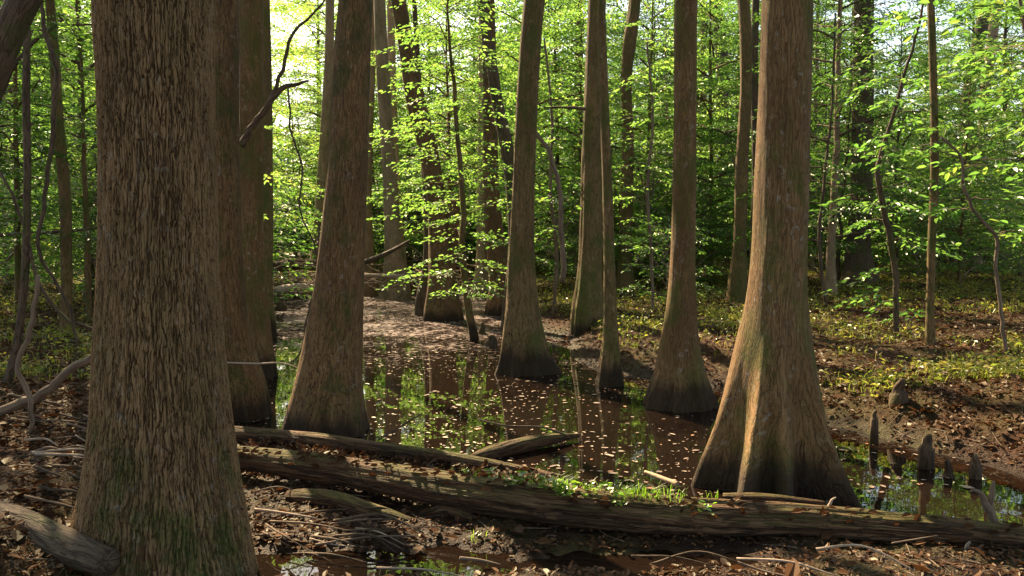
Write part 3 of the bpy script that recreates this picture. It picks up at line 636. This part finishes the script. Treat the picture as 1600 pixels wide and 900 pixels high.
# ------------------------------------------------------------------ logs
def log(name, pts, rad, mat, label, cat='log', sides=40, seed=0, rough=.10, step=.03, grooves=.06):
    q = smoothpts(np.column_stack([pts, rad]), int(np.linalg.norm(np.diff(np.array(pts), axis=0), axis=1).sum()/step) + 3)
    loc = q[0, :3].copy(); g = Geo()
    def dsp(L, th, pp):
        ends = 1 - .25*np.exp(-(L/.08)**2)
        return ends * (1 + rough*fbm(np.stack([np.cos(th)*1.6, np.sin(th)*1.6, L*1.8 + seed], -1), 4, seed) + grooves*noise(np.stack([np.cos(th)*6, np.sin(th)*6, L*1.1 + seed], -1), seed+4))
    tube(g, q[:, :3]-loc, q[:, 3], sides, disp=dsp, seed=seed)
    return tag(link(name, g.mesh(name, mat, bark=True), loc=tuple(loc)), label, cat), q
MLr = [.075, .095, .108, .104, .09, .078, .065, .055]
_, QM = log('fallen_log', ML, MLr, B_log, 'long mossy rotten log lying across the stream in the foreground', seed=3, rough=.11, sides=72, grooves=.10)
_, QR = log('fallen_log', RL, [.06, .062, .06, .05, .035], B_log, 'thinner mossy log parallel behind the long one, ending below the leaning trunk', seed=8)
log('fallen_log', [G(-70, 790, .32), G(20, 820, .33), G(100, 852, .31), G(170, 880, .28)], [.08, .085, .075, .06], B_dark, 'smooth dark log end at bottom left beside the foreground trunk', seed=12)
log('fallen_log', [G(450, 775, .05), G(520, 782, .06), G(580, 800, .05), G(650, 820, .02)], [.05, .06, .055, .03], B_log, 'short sunken log in the mud below the long mossy log', seed=14)
log('fallen_log', [G(655, 806, .03), G(700, 800, .05), G(745, 815, .03)], [.03, .05, .03], B_log, 'small decayed wood chunk lying in mud at bottom centre', seed=15)
log('fallen_log', [G(880, 818, .02), G(930, 815, .05), G(985, 824, .03), G(1010, 829, .02)], [.02, .05, .045, .02], B_pale, 'flaky bark covered wood chunk in front of the grass tufts', seed=16, rough=.3)
log('driftwood', [G(740, 716, .03), G(790, 702, .05), G(850, 688, .06), G(905, 680, .04)], [.05, .06, .05, .015], B_log, 'dark driftwood slab lying in the water behind the grassy log', cat='driftwood', seed=17)
log('fallen_log', [G(1130, 776, .10), G(1200, 780, .12), G(1290, 788, .11)], [.03, .035, .02], B_log, 'narrow split log resting against the buttress roots of the big tree', seed=18)
log('driftwood', [G(1008, 737, .03), G(1060, 757, .05)], [.014, .018], B_tan, 'orange brown stick end poking from red water behind the grass', cat='stick', seed=19, sides=12)
log('fallen_log', [G(-40, 520, .35), G(40, 530, .38), G(110, 538, .38), G(170, 548, .36)], [.07, .07, .06, .04], B_dark, 'charred looking log behind the slim trunk on the left bank', seed=20)
log('fallen_log', [P(566, 430, 21), P(600, 431, 21), P(645, 432, 21)], [.045, .05, .045], B_pale, 'pale horizontal log bridging the upstream debris', seed=21)
log('fallen_log', [P(566, 411, 19), P(600, 398, 19.5), P(640, 376, 20)], [.07, .06, .03], B_dark, 'slanting dead bough leaning over the upstream debris', seed=22)
log('fallen_log', [P(428, 418, 21), P(470, 412, 22), P(500, 415, 22)], [.16, .16, .12], B_log, 'upper log of the woodpile on the upstream left bank', seed=23)
log('fallen_log', [P(430, 455, 20), P(470, 450, 20.5), P(500, 452, 21)], [.12, .12, .10], B_pale, 'lower pale log at the waterline of the upstream woodpile', seed=24)
# sticks and boughs
stick('dead_branch', 5.6, [(-10, 650, 16), (50, 622, 15), (100, 588, 13), (150, 552, 12), (180, 532, 10)], B_stick, 'long grey bough slanting up behind the foreground trunk at left', 'branch', sides=12, noisy=.02)
stick('dead_branch', 3.95, [(0, 800, 8), (60, 806, 7), (104, 808, 8)], B_pale, 'grey straight stick over the dark log at bottom left', 'branch')
stick('dead_branch', 3.55, [(-5, 890, 5), (30, 878, 6), (70, 863, 5)], B_pale, 'pale stick in the bottom left corner', 'branch')
stick('vine', 6.4, [(62, -20, 6), (70, 50, 7), (88, 110, 8), (86, 170, 8), (76, 260, 7), (68, 330, 6), (60, 390, 6), (75, 420, 5), (105, 470, 5), (122, 540, 4)], B_dark, 'looping dark vine hanging right of the thin crooked stem', 'vine', noisy=.01)
stick('vine', 7.0, [(3, 270, 4), (25, 320, 5), (45, 380, 5), (65, 450, 5), (95, 490, 5), (160, 520, 4)], B_dark, 'dark vine slanting down to the right across the left bank', 'vine', noisy=.01)
stick('vine', 5.2, [(62, 430, 7), (45, 520, 8), (30, 580, 8), (45, 620, 8), (50, 660, 7), (45, 690, 4)], B_stick, 'thick curling vine end above the left ground', 'vine', noisy=.01)
_, qb = stick('dead_branch', 8.6, [(378, 228, 12), (395, 195, 10), (420, 165, 9), (445, 135, 8), (462, 132, 6), (482, 127, 3)], B_dark, 'dark bare bough curving up right of the reddish trunk', 'branch', noisy=.01)
stick('dead_branch', 8.6, [(420, 165, 7), (440, 110, 6), (455, 60, 5), (480, 30, 4), (512, -5, 3)], B_dark, 'bare offshoot rising steeply beside the reddish trunk', 'branch', noisy=.015)
stick('dead_branch', 8.2, [(452, 135, 3), (455, 210, 3), (472, 260, 3), (470, 330, 2.5), (498, 410, 2.5), (492, 450, 2)], B_dark, 'hanging wiry twig beside the leaning midstream trunk', 'branch', noisy=.015)
stick('dead_branch', 7.6, [(500, 350, 3), (492, 440, 3), (480, 500, 3), (462, 560, 2.5), (450, 570, 2)], B_dark, 'dark twig dipping into the water beside the leaning trunk', 'branch', noisy=.01)
stick('dead_branch', 7.1, [(340, 566, 3), (400, 568, 3), (445, 568, 2), (495, 590, 1.5)], B_pale, 'thin pale twig over dark water left of the leaning trunk', 'branch')
stick('dead_branch', 13.0, [(845, 168, 3), (880, 168, 4), (915, 170, 6)], B_dark, 'short horizontal dead branch sticking left from the vine wrapped trunk', 'branch')
stick('dead_branch', 11.0, [(838, 205, 6), (858, 240, 7), (872, 290, 7), (878, 360, 8), (880, 440, 9)], B_stick, 'bent dead stem standing between the midstream trunk and the vine wrapped one', 'branch', noisy=.02)
stick('dead_branch', 4.45, [(1228, 845, 4), (1250, 830, 4), (1275, 812, 5), (1290, 800, 4), (1300, 782, 4), (1305, 778, 2)], B_pale, 'pale crooked twig leaning on the log below the big tree', 'branch', noisy=.006)
stick('dead_branch', 4.1, [(1355, 882, 6), (1400, 886, 7), (1450, 895, 6), (1500, 905, 4)], B_stick, 'brown stick flat on the mud at bottom right', 'branch')
stick('dead_branch', 4.35, [(1552, 875, 13), (1555, 820, 14), (1545, 795, 13), (1530, 770, 8), (1520, 762, 4)], B_stick, 'gnarled forked snag standing in mud at lower right', 'branch', noisy=.01)
stick('dead_branch', 4.37, [(1546, 798, 9), (1550, 770, 8), (1552, 752, 5)], B_stick, 'upright prong beside the gnarled snag', 'branch')
stick('dead_branch', 4.15, [(1510, 885, 5), (1508, 865, 6), (1512, 850, 5), (1516, 846, 3)], B_pale, 'small forked twig left of the gnarled snag', 'branch')
stick('dead_branch', 4.4, [(880, 836, 5), (920, 845, 5), (958, 853, 3)], B_pale, 'straight pale stick in the mud below the bark chunk', 'branch')
stick('dead_branch', 5.9, [(745, 655, 2), (790, 665, 3), (850, 668, 3), (890, 682, 4)], B_dark, 'thin twig crossing above the driftwood slab', 'branch')
stick('dead_branch', 6.0, [(590, 688, 3), (620, 670, 3), (660, 645, 2)], B_dark, 'short twig poking from water beside the leaning trunk foot', 'branch')
stick('dead_branch', 9.4, [(1105, 632, 6), (1140, 622, 8), (1180, 628, 6)], B_stick, 'root like branch in the water right of the fluted trunk', 'branch')
stick('dead_branch', 17.8, [(1285, 458, 5), (1310, 445, 8), (1328, 425, 9)], B_grn, 'mossy root arching from the thick dark trunk', 'root')
rs = np.random.default_rng(8)
for k in range(66):                                       # brush on the foreground
    px, py = rs.uniform(-10, 150), rs.uniform(690, 895)
    if k > 34: px, py = rs.uniform(385, 600), rs.uniform(770, 895)
    if k > 58: px, py = rs.uniform(600, 1550), rs.uniform(850, 895)
    a = rs.uniform(-.45, .25) if px < 200 else rs.uniform(-.3, .7); L = rs.uniform(.15, .6); p0 = G(px, py, .06)
    p0[2] = gz(p0[0], p0[1]) + rs.uniform(.02, .08); p1 = p0 + np.array([math.cos(a)*L, -math.sin(a)*L*.8, 0]); p1[2] = gz(p1[0], p1[1]) + rs.uniform(.01, .07)
    pm = (p0+p1)/2 + rs.normal(0, .02, 3) + np.array([0, 0, .015]); r = rs.uniform(.003, .010)
    g = Geo(); q = smoothpts(np.column_stack([[p0, pm, p1], [r, r*.8, r*.4]]), 12)
    tube(g, q[:, :3]-p0, q[:, 3], 6); tag(link('fallen_stick', g.mesh('stick', [B_stick, B_dark, B_dark, B_stick, B_pale][k % 5], bark=True), loc=tuple(p0)), 'loose stick scattered on the foreground mud', 'stick', 'loose sticks on the foreground mud')
for k in range(120):                                       # upstream debris
    if k % 2: p0 = P(rs.uniform(425, 505), rs.uniform(405, 462), rs.uniform(20, 23))
    else: p0 = P(rs.uniform(566, 760), rs.uniform(400, 460), rs.uniform(19, 25))
    a = rs.uniform(0, 6.28); L = rs.uniform(.5, 1.8); p1 = p0 + np.array([math.cos(a)*L, math.sin(a)*L*.5, rs.uniform(-.1, .5)*L*.7]); r = rs.uniform(.008, .022)
    p0[2] = max(p0[2], .05); p1[2] = max(p1[2], .05)
    g = Geo(); q = smoothpts(np.column_stack([[p0, (p0+p1)/2 + rs.normal(0, .06, 3), p1], [r, r*.8, r*.3]]), 9)
    tube(g, q[:, :3]-p0, q[:, 3], 5); tag(link('brush_stick', g.mesh('stick', [B_stick, B_tan, B_pale][k % 3], bark=True), loc=tuple(p0)), 'dry bleached stick in the upstream debris jam', 'stick', 'sticks of the upstream debris jam')

# cypress knees and stumps: (px, base y, height px, width px, depth z)
KN = [(1447, 702, 58, 26, .14, 'curved root snag at the water edge right of the big tree', 18), (1481, 745, 72, 20, 0, 'blunt dark knee standing in the pool right of the big tree', -2),
      (1524, 725, 36, 20, .1, 'stubby knee on the muddy edge near the right side', 2), (1366, 655, 36, 14, .2, 'small knee on the bank right of the big tree', 1), 
      (1403, 616, 62, 30, .3, 'dark rotted stump on the right bank', 1), (753, 522, 46, 16, 0, 'pointed dark knee right of the leafy sapling', 0), (768, 540, 40, 26, 0, 'stubby knee beside the mossy midstream trunk foot', 3), (1319, 905, 28, 17, .02, 'pointed knee rising from mud at the bottom edge', 0),
      (405, 640, 46, 34, 0, 'rounded burl knee at the foot of the half hidden trunk', 4), (438, 478, 30, 22, .1, 'dark stump at the upstream woodpile', 0), (860, 490, 20, 34, .1, 'low root hump right of the mossy midstream trunk', 20)]
for k, (px, py, hp, wp, z, lab, ln) in enumerate(KN):
    b0 = G(px, py, z); Yd = b0[1]; hh = .42*hp*Yd/F0; rw = .66*wp*Yd/F0/2; ln = .5*ln*Yd/F0
    t = np.linspace(0, 1, 14)
    pts = np.stack([ln*t**2 + rw*.35*np.sin(t*5 + k)*t, rw*.4*np.sin(t*4 + 2*k)*t, hh*t], -1); pts = np.vstack([[0, 0, -.25], pts]); rr = np.append(rw*1.5, rw*(.72 + .6*np.exp(-t*5))*np.sqrt(np.clip(1.02 - t**5, 0.02, 1)))
    g = Geo(); tube(g, pts, rr, 24, disp=lambda L, th, pp: 1 + .22*fbm(np.stack([np.cos(th)*1.7, np.sin(th)*1.7, L*7 + k*3], -1), 3, k), seed=k)
    tag(link('cypress_knee', g.mesh('knee', B_knee, bark=True), loc=tuple(b0)), lab, 'tree knee')

# ------------------------------------------------------------------ near saplings with real sprays
def sapling(Yd, px, mat, leafm, label, sprays, leaf, seed, nleaf=40, L=(.4, .8), full=True, droop=.2, extra=(), ratio=.48, name='sapling'):
    g, loc, q = stem_thing(name, Yd, px, mat, label, name, n=60, seed=seed, noisy=.01, sides=8)
    t = empty('leafy_' + name, tuple(loc)); tag(t, label, 'sapling'); link('trunk', g.mesh('stem', mat, bark=True), t)
    rs = np.random.default_rng(seed); fg, bgm = Geo(), Geo()
    for (t0, t1, n) in sprays:
        for k in range(n):
            tt = t0 + (t1-t0)*(k + rs.uniform(0, .8))/n; o = q[min(59, int(tt*59)), :3] - loc
            az = rs.uniform(0, 6.28); ll = rs.uniform(*L); rr = rs.uniform(.1, .7)*ll
            dv = np.array([math.cos(az), math.sin(az), rs.uniform(0, .5)]); o2 = o + dv*rr
            tube(bgm, np.array([o, (o+o2)/2 + [0, 0, .03], o2]), [.007, .005, .004], 4, cap=False)
            put_spray(fg, bgm, rs, o2, dv*np.array([1, 1, .3]), ll, nleaf, leaf, droop, full, ratio)
            if rr > .25: put_spray(fg, bgm, rs, (o+o2)/2, (math.cos(az+.8), math.sin(az+.8), .1), ll*.7, nleaf, leaf, droop, full, ratio)
    for (x, y, yd, dx, dz, ll, n) in extra:
        o = P(x, y, yd) - loc; dv = np.array([dx, rs.uniform(-.3, .3), dz])
        put_spray(fg, bgm, rs, o, dv, ll, n, leaf, droop, full, ratio)
    link('branches', bgm.mesh('branches', mat, bark=True), t); link('foliage', fg.mesh('foliage', leafm, smooth=False), t)
    return t
sapling(12.9, [(742, 533, 15), (735, 500, 13), (728, 450, 11), (722, 390, 10), (724, 330, 9), (720, 270, 8), (714, 200, 7), (709, 130, 6), (704, 80, 5), (700, 20, 3), (700, -60, 2)], B_grn, L_lime,
    'leaning sapling with tiers of sunlit lime leaves rising from the stream', [(.12, .99, 80)], .08, 41, nleaf=36, L=(.5, 1.25))
sapling(10.5, [(1402, 600, 9), (1400, 520, 9), (1398, 430, 10), (1388, 360, 10), (1375, 300, 9), (1371, 270, 8), (1392, 190, 6), (1415, 110, 5), (1438, 30, 4), (1450, -30, 3)], B_dark, L_mid,
    'crooked sapling with broad green leaves growing from the rotted stump', [(.10, .5, 14), (.45, .98, 16)], .10, 42, nleaf=22, L=(.35, .75), ratio=.42, droop=.4)
sapling(8.6, [(1576, 572, 7), (1565, 500, 6), (1556, 420, 6), (1556, 370, 6), (1530, 340, 5), (1508, 300, 5), (1498, 240, 4), (1470, 215, 4)], B_stick, L_mid,
    'thin bent sapling near the right edge', [(.5, .98, 9)], .10, 43, nleaf=22, L=(.4, .8), ratio=.45)
sapling(9.0, [(1700, 560, 12), (1690, 400, 10), (1660, 250, 9), (1630, 150, 8), (1605, 60, 6), (1590, -20, 4)], B_stick, L_mid,
    'sapling at the right edge with broad yellow green leaves', [(.35, .98, 26)], .125, 44, nleaf=24, L=(.5, 1.1), ratio=.45)
sapling(9.5, [(-60, 560, 14), (-50, 400, 12), (-30, 250, 10), (0, 150, 8), (40, 80, 6), (100, 30, 4)], B_dark, L_dark,
    'dark leaved sapling spreading in from the left edge', [(.25, .98, 34)], .08, 45, nleaf=34, L=(.5, 1.0))
sapling(12.0, [(140, 560, 10), (138, 400, 9), (132, 250, 7), (128, 120, 5), (120, 0, 4)], B_grn, L_lime,
    'slim leafy sapling close to the left side of the foreground giant', [(.3, .98, 26)], .075, 46, nleaf=34, L=(.5, 1.0))
sapling(9.8, [(380, 560, 4), (385, 430, 4), (382, 330, 4), (392, 240, 3), (384, 160, 3)], B_stick, L_lime,
    'wispy twig with few bright leaves before the reddish trunk', [(.4, .98, 5)], .07, 47, nleaf=12, L=(.2, .35))
sapling(15, [(868, 560, 5), (866, 480, 6), (870, 400, 6), (860, 300, 5), (862, 180, 4), (850, 60, 3)], B_stick, L_mid,
    'thin sapling left of the vine wrapped trunk', [(.3, .98, 22)], .085, 48, nleaf=26, L=(.5, 1.0))
sapling(14, [(1020, 500, 5), (1018, 400, 5), (1012, 300, 5), (1020, 180, 4), (1010, 60, 3)], B_stick, L_lime,
    'sapling with sparse bright leaves left of the fluted straight trunk', [(.25, .98, 24)], .09, 49, nleaf=24, L=(.5, 1.0))
sapling(13.5, [(1290, 480, 6), (1280, 380, 6), (1288, 280, 5), (1300, 160, 4), (1305, 20, 3)], B_dark, L_dark,
    'evergreen sapling with dark tiers right of the big buttressed trunk', [(.35, .98, 30)], .085, 50, nleaf=36, L=(.6, 1.2), droop=.35)

# ------------------------------------------------------------------ litter, grass, ground cover
def scatter(n, x0, x1, y0, y1, rs, power=1.0):
    y = y0 + (y1-y0)*rs.random(n)**power; u = rs.uniform(-1, 1, n); x = (x0+x1)/2 + u*(x1-x0)/2
    return x, y
rs = np.random.default_rng(11)
g = Geo()
y = 3.0 + 22*rs.random(170000)**2.0; x = rs.uniform(-.75, .75, len(y))*y*1.05
z = terr(x, y); ok = (z > .004)
dens = fbm(np.stack([x, y], -1)*1.6, 3, 55)
ok &= (rs.random(len(x)) < np.where(y < 4.9, .7, .98) + dens*.55)
x, y, z = x[ok], y[ok], z[ok]
# the banks are matted with larger leaves
y2 = 5.0 + 15*rs.random(90000)**1.25; x2 = rs.uniform(-.72, .74, len(y2))*y2; z2 = terr(x2, y2)
k2 = (z2 > .12) & (rs.random(len(x2)) < .75 + .5*fbm(np.stack([x2, y2], -1)*.9, 3, 57)); nb_ = int(k2.sum())
x, y, z = np.append(x, x2[k2]), np.append(y, y2[k2]), np.append(z, z2[k2]); n = len(x)
a = rs.uniform(0, 6.28, n)
leafquads(g, np.stack([x, y, z + rs.uniform(.002, .02, n)], -1), np.stack([np.cos(a), np.sin(a), rs.normal(.05, .22, n)], -1), np.stack([rs.normal(0, .35, n), rs.normal(0, .35, n), np.ones(n)], -1),
          np.where(rs.random(n) < .86, rs.gamma(4, .0056, n), rs.gamma(6, .0078, n)).clip(.008, .11)*(1 + .03*y)*np.where(np.arange(n) >= n - nb_, 1.12, 1), rs.uniform(.3, .75, n), .10, True, rs.uniform(-.25, .35, n))
tag(link('leaf_litter', g.mesh('leaf_litter', L_lit, smooth=False)), 'brown fallen leaves carpeting the banks and mud', 'leaf litter', kind='stuff')
# leaves caught on the logs
g = Geo(); n = 5200
xq = rs.uniform(ML[0][0], 1.9, n); u = rs.random(n)
ylog = np.interp(xq, [p[0] for p in ML], [p[1] for p in ML]); yrl = np.interp(xq, [p[0] for p in RL], [p[1] for p in RL])
yrl = np.where(xq < RL[-1][0], yrl, ylog + .3)
yq = ylog + .03 + (yrl - ylog)*(.10 + .84*u); zq = np.maximum(terr(xq, yq), .06) + rs.uniform(.0, .035, n)
a = rs.uniform(0, 6.28, n)
leafquads(g, np.stack([xq, yq, zq], -1), np.stack([np.cos(a), np.sin(a), rs.normal(.1, .5, n)], -1), np.stack([rs.normal(0, .6, n), rs.normal(-.2, .6, n), np.ones(n)], -1), rs.gamma(5, .0085, n).clip(.012, .08), .6, .12, True, rs.uniform(-.3, .4, n))
n = 160; xq = rs.uniform(ML[0][0], ML[-2][0], n); k = np.searchsorted(QM[:, 0], xq).clip(1, len(QM)-1); th = rs.uniform(.9, 2.8, n)
pp = QM[k, :3] + QM[k, 3:4]*1.12*np.stack([0*th, np.cos(th)*.9, np.sin(th)], -1); pp[:, 1] = QM[k, 1] - QM[k, 3]*np.abs(np.cos(th))*1.1
a = rs.uniform(-.5, 3.6, n)
leafquads(g, pp, np.stack([np.cos(a), -.2 + 0*a, np.sin(a)*.3], -1), np.stack([rs.normal(0, .3, n), -np.abs(np.cos(th)), np.sin(th)], -1), rs.uniform(.03, .07, n), .55, .1, True, .2)
tag(link('log_leaf_litter', g.mesh('log_leaf_litter', L_lit, smooth=False)), 'dead leaves caught between and on the two foreground logs', 'leaf litter', kind='stuff')
# floating leaves
g = Geo(); n = 17000; y = 4.8 + 17*rs.random(n)**1.15; x = rs.uniform(-.42, .62, n)*y
cl = fbm(np.stack([x*.9, y*.9], -1), 3, 71); ok = (terr(x, y) < -.01) & (rs.random(n) < .36 + .5*cl + .02*y); x, y = x[ok], y[ok]; n = len(x); a = rs.uniform(0, 6.28, n)
leafquads(g, np.stack([x, y, np.full(n, .006)], -1), np.stack([np.cos(a), np.sin(a), 0*a], -1), np.tile([0, 0, 1.0], (n, 1)) + rs.normal(0, .03, (n, 3)), rs.gamma(3, .0088, n).clip(.008, .09), rs.uniform(.3, .7, n), .03, True, .0)
tag(link('floating_leaves', g.mesh('floating_leaves', L_float, smooth=False)), 'pale leaves floating on the brown stream', 'floating leaves', kind='stuff')
# grass tufts
def blades(g, x, y, z, n, hgt, rs, spread=.05, wid=.004):
    m = len(x); X_ = np.repeat(x, n) + rs.normal(0, spread, m*n); Y_ = np.repeat(y, n) + rs.normal(0, spread, m*n); Z_ = np.repeat(z, n)
    a = rs.uniform(0, 6.28, m*n); h = hgt*rs.uniform(.45, 1.2, m*n); b_ = rs.uniform(.25, 1.3, m*n)*h
    d = np.stack([np.cos(a), np.sin(a), 0*a], -1); s = np.stack([-np.sin(a), np.cos(a), 0*a], -1)
    p0 = np.stack([X_, Y_, Z_], -1); p1 = p0 + d*(b_*.35)[:, None] + np.array([0, 0, 1])*(h*.65)[:, None]; p2 = p0 + d*b_[:, None] + np.array([0, 0, 1])*(h*rs.uniform(.55, 1, m*n))[:, None]
    V = np.stack([p0 - s*wid*.5, p0 + s*wid*.5, p1 + s*wid*.5, p1 - s*wid*.5, p2 - s*wid*.08, p2 + s*wid*.08], 1).reshape(-1, 3)
    b0 = np.arange(m*n)[:, None]*6
    g.add(V, np.concatenate([b0 + np.array([[0, 1, 2, 3]]), b0 + np.array([[3, 2, 5, 4]])]))
TU = [(790, 745), (842, 752), (868, 748), (880, 752), (930, 755), (975, 757), (988, 748), (1004, 760), (1012, 762), (1030, 768), (1052, 765), (1078, 770), (1120, 758), (898, 758), (1024, 742), (1062, 772), (735, 728), (1180, 668), (735, 720), (745, 815)]
for k, (px, py) in enumerate(TU):
    p = G(px, py, .13); zz = gz(p[0], p[1]); g = Geo()
    if k < 17:
        ql = QM[int(np.argmin(np.abs(QM[:, 0]/QM[:, 1] - (px-800)/F0)))]; th = rs.uniform(.9, 1.9); p = [ql[0], ql[1] + ql[3]*math.cos(th)*.95]; zz = ql[2] + ql[3]*math.sin(th)*.95
    nb = int(rs.choice([7, 12, 18, 30, 42])) if k < 16 else 16
    blades(g, np.array([0.0]), np.array([0.0]), np.array([0.0]), nb, rs.uniform(.055, .105) if k < 16 else .07, rs, .030, .0032)
    tag(link('grass_tuft', g.mesh('tuft', L_grass, smooth=False), loc=(p[0], p[1], zz)), 'bright green grass tuft sprouting from the mossy log' if k < 17 else 'small grass tuft low at the water edge or mud', 'grass tuft', 'grass tufts on the mossy log' if k < 17 else 'small stray grass tufts')
for k, (px, py) in enumerate([(868, 765), (880, 758), (965, 765), (800, 740), (915, 760), (890, 752), (770, 745), (820, 750), (950, 750), (1100, 770), (845, 755)]):
    ql = QM[int(np.argmin(np.abs(QM[:, 0]/QM[:, 1] - (px-800)/F0)))]; th = rs.uniform(1.6, 2.6); p = (ql[0], ql[1] + ql[3]*math.cos(th), ql[2] + ql[3]*math.sin(th)); fg = Geo(); m = 14; a = rs.uniform(0, 6.28, m)
    leafquads(fg, np.stack([rs.normal(0, .02, m), rs.normal(0, .02, m), rs.uniform(0, .07, m)], -1), np.stack([np.cos(a), np.sin(a), rs.uniform(0, .6, m)], -1), np.stack([rs.normal(0, .4, m), rs.normal(-.3, .4, m), np.ones(m)], -1), rs.uniform(.025, .045, m), .7, .1, True, .1)
    tag(link('seedling', fg.mesh('seedling', L_grass, smooth=False), loc=tuple(p)), 'small broad leaved seedling growing on the mossy log', 'seedling', 'seedlings on the log')
# ground cover on the banks
g = Geo(); n = 120000; y = 7.2 + 27*rs.random(n)**1.6; x = rs.uniform(-.72, .74, n)*y
cl = fbm(np.stack([x*.8, y*.8], -1), 3, 91); z = terr(x, y)
ok = (z > .22) & (rs.random(n) < (.52 + .9*cl + .25*sst((y-9)/8)) * np.where(x < -1, .6, 1)); x, y, z = x[ok], y[ok], z[ok]; n = len(x); a = rs.uniform(0, 6.28, n)
hh = rs.random(n)**2*.14
leafquads(g, np.stack([x, y, z + hh], -1), np.stack([np.cos(a), np.sin(a), rs.uniform(-.1, .7, n)], -1), np.stack([rs.normal(0, .6, n), rs.normal(0, .6, n), np.ones(n)], -1), rs.uniform(.03, .085, n), rs.uniform(.25, .6, n), .1, False, 0)
blades(g, x[::3], y[::3], z[::3], 3, .11, rs, .04, .005)
tag(link('ground_cover', g.mesh('ground_cover', L_cover, smooth=False)), 'low plants and dry grass on the dappled banks', 'ground cover', kind='stuff')
# small twigs among the litter
g = Geo()
for k in range(2600):
    yy = 3.3 + 13*rs.random()**1.8; xx = rs.uniform(-.7, .7)*yy; zz = gz(xx, yy) if k < 0 else 0
    a = rs.uniform(0, 6.28); L = rs.uniform(.05, .3); r = rs.uniform(.0012, .004)
    p0 = np.array([xx, yy, 0]); p1 = p0 + np.array([math.cos(a)*L, math.sin(a)*L, 0]); g_pts = (p0, (p0+p1)/2 + rs.normal(0, .1*L, 3)*[1, 1, 0], p1)
    tube(g, np.array(g_pts), [r, r*.8, r*.5], 4, cap=False)
V = np.concatenate(g.v); zt = terr(V[:, 0], V[:, 1]); V[:, 2] += np.maximum(zt, -.0) + .008
c0 = V.reshape(-1, 12, 3); z0_ = zt.reshape(-1, 12).min(1); keep = z0_ > .01
Vk = c0[keep].reshape(-1, 3); f1 = np.array([[i_*4 + j_, i_*4 + (j_+1) % 4, (i_+1)*4 + (j_+1) % 4, (i_+1)*4 + j_] for i_ in range(2) for j_ in range(4)])
g2 = Geo(); g2.add(Vk, (np.arange(keep.sum())[:, None, None]*12 + f1[None]).reshape(-1, 4))
tag(link('twig_litter', g2.mesh('twig_litter', B_stick, bark=True)), 'fine twigs strewn over the forest floor', 'twigs', kind='stuff')
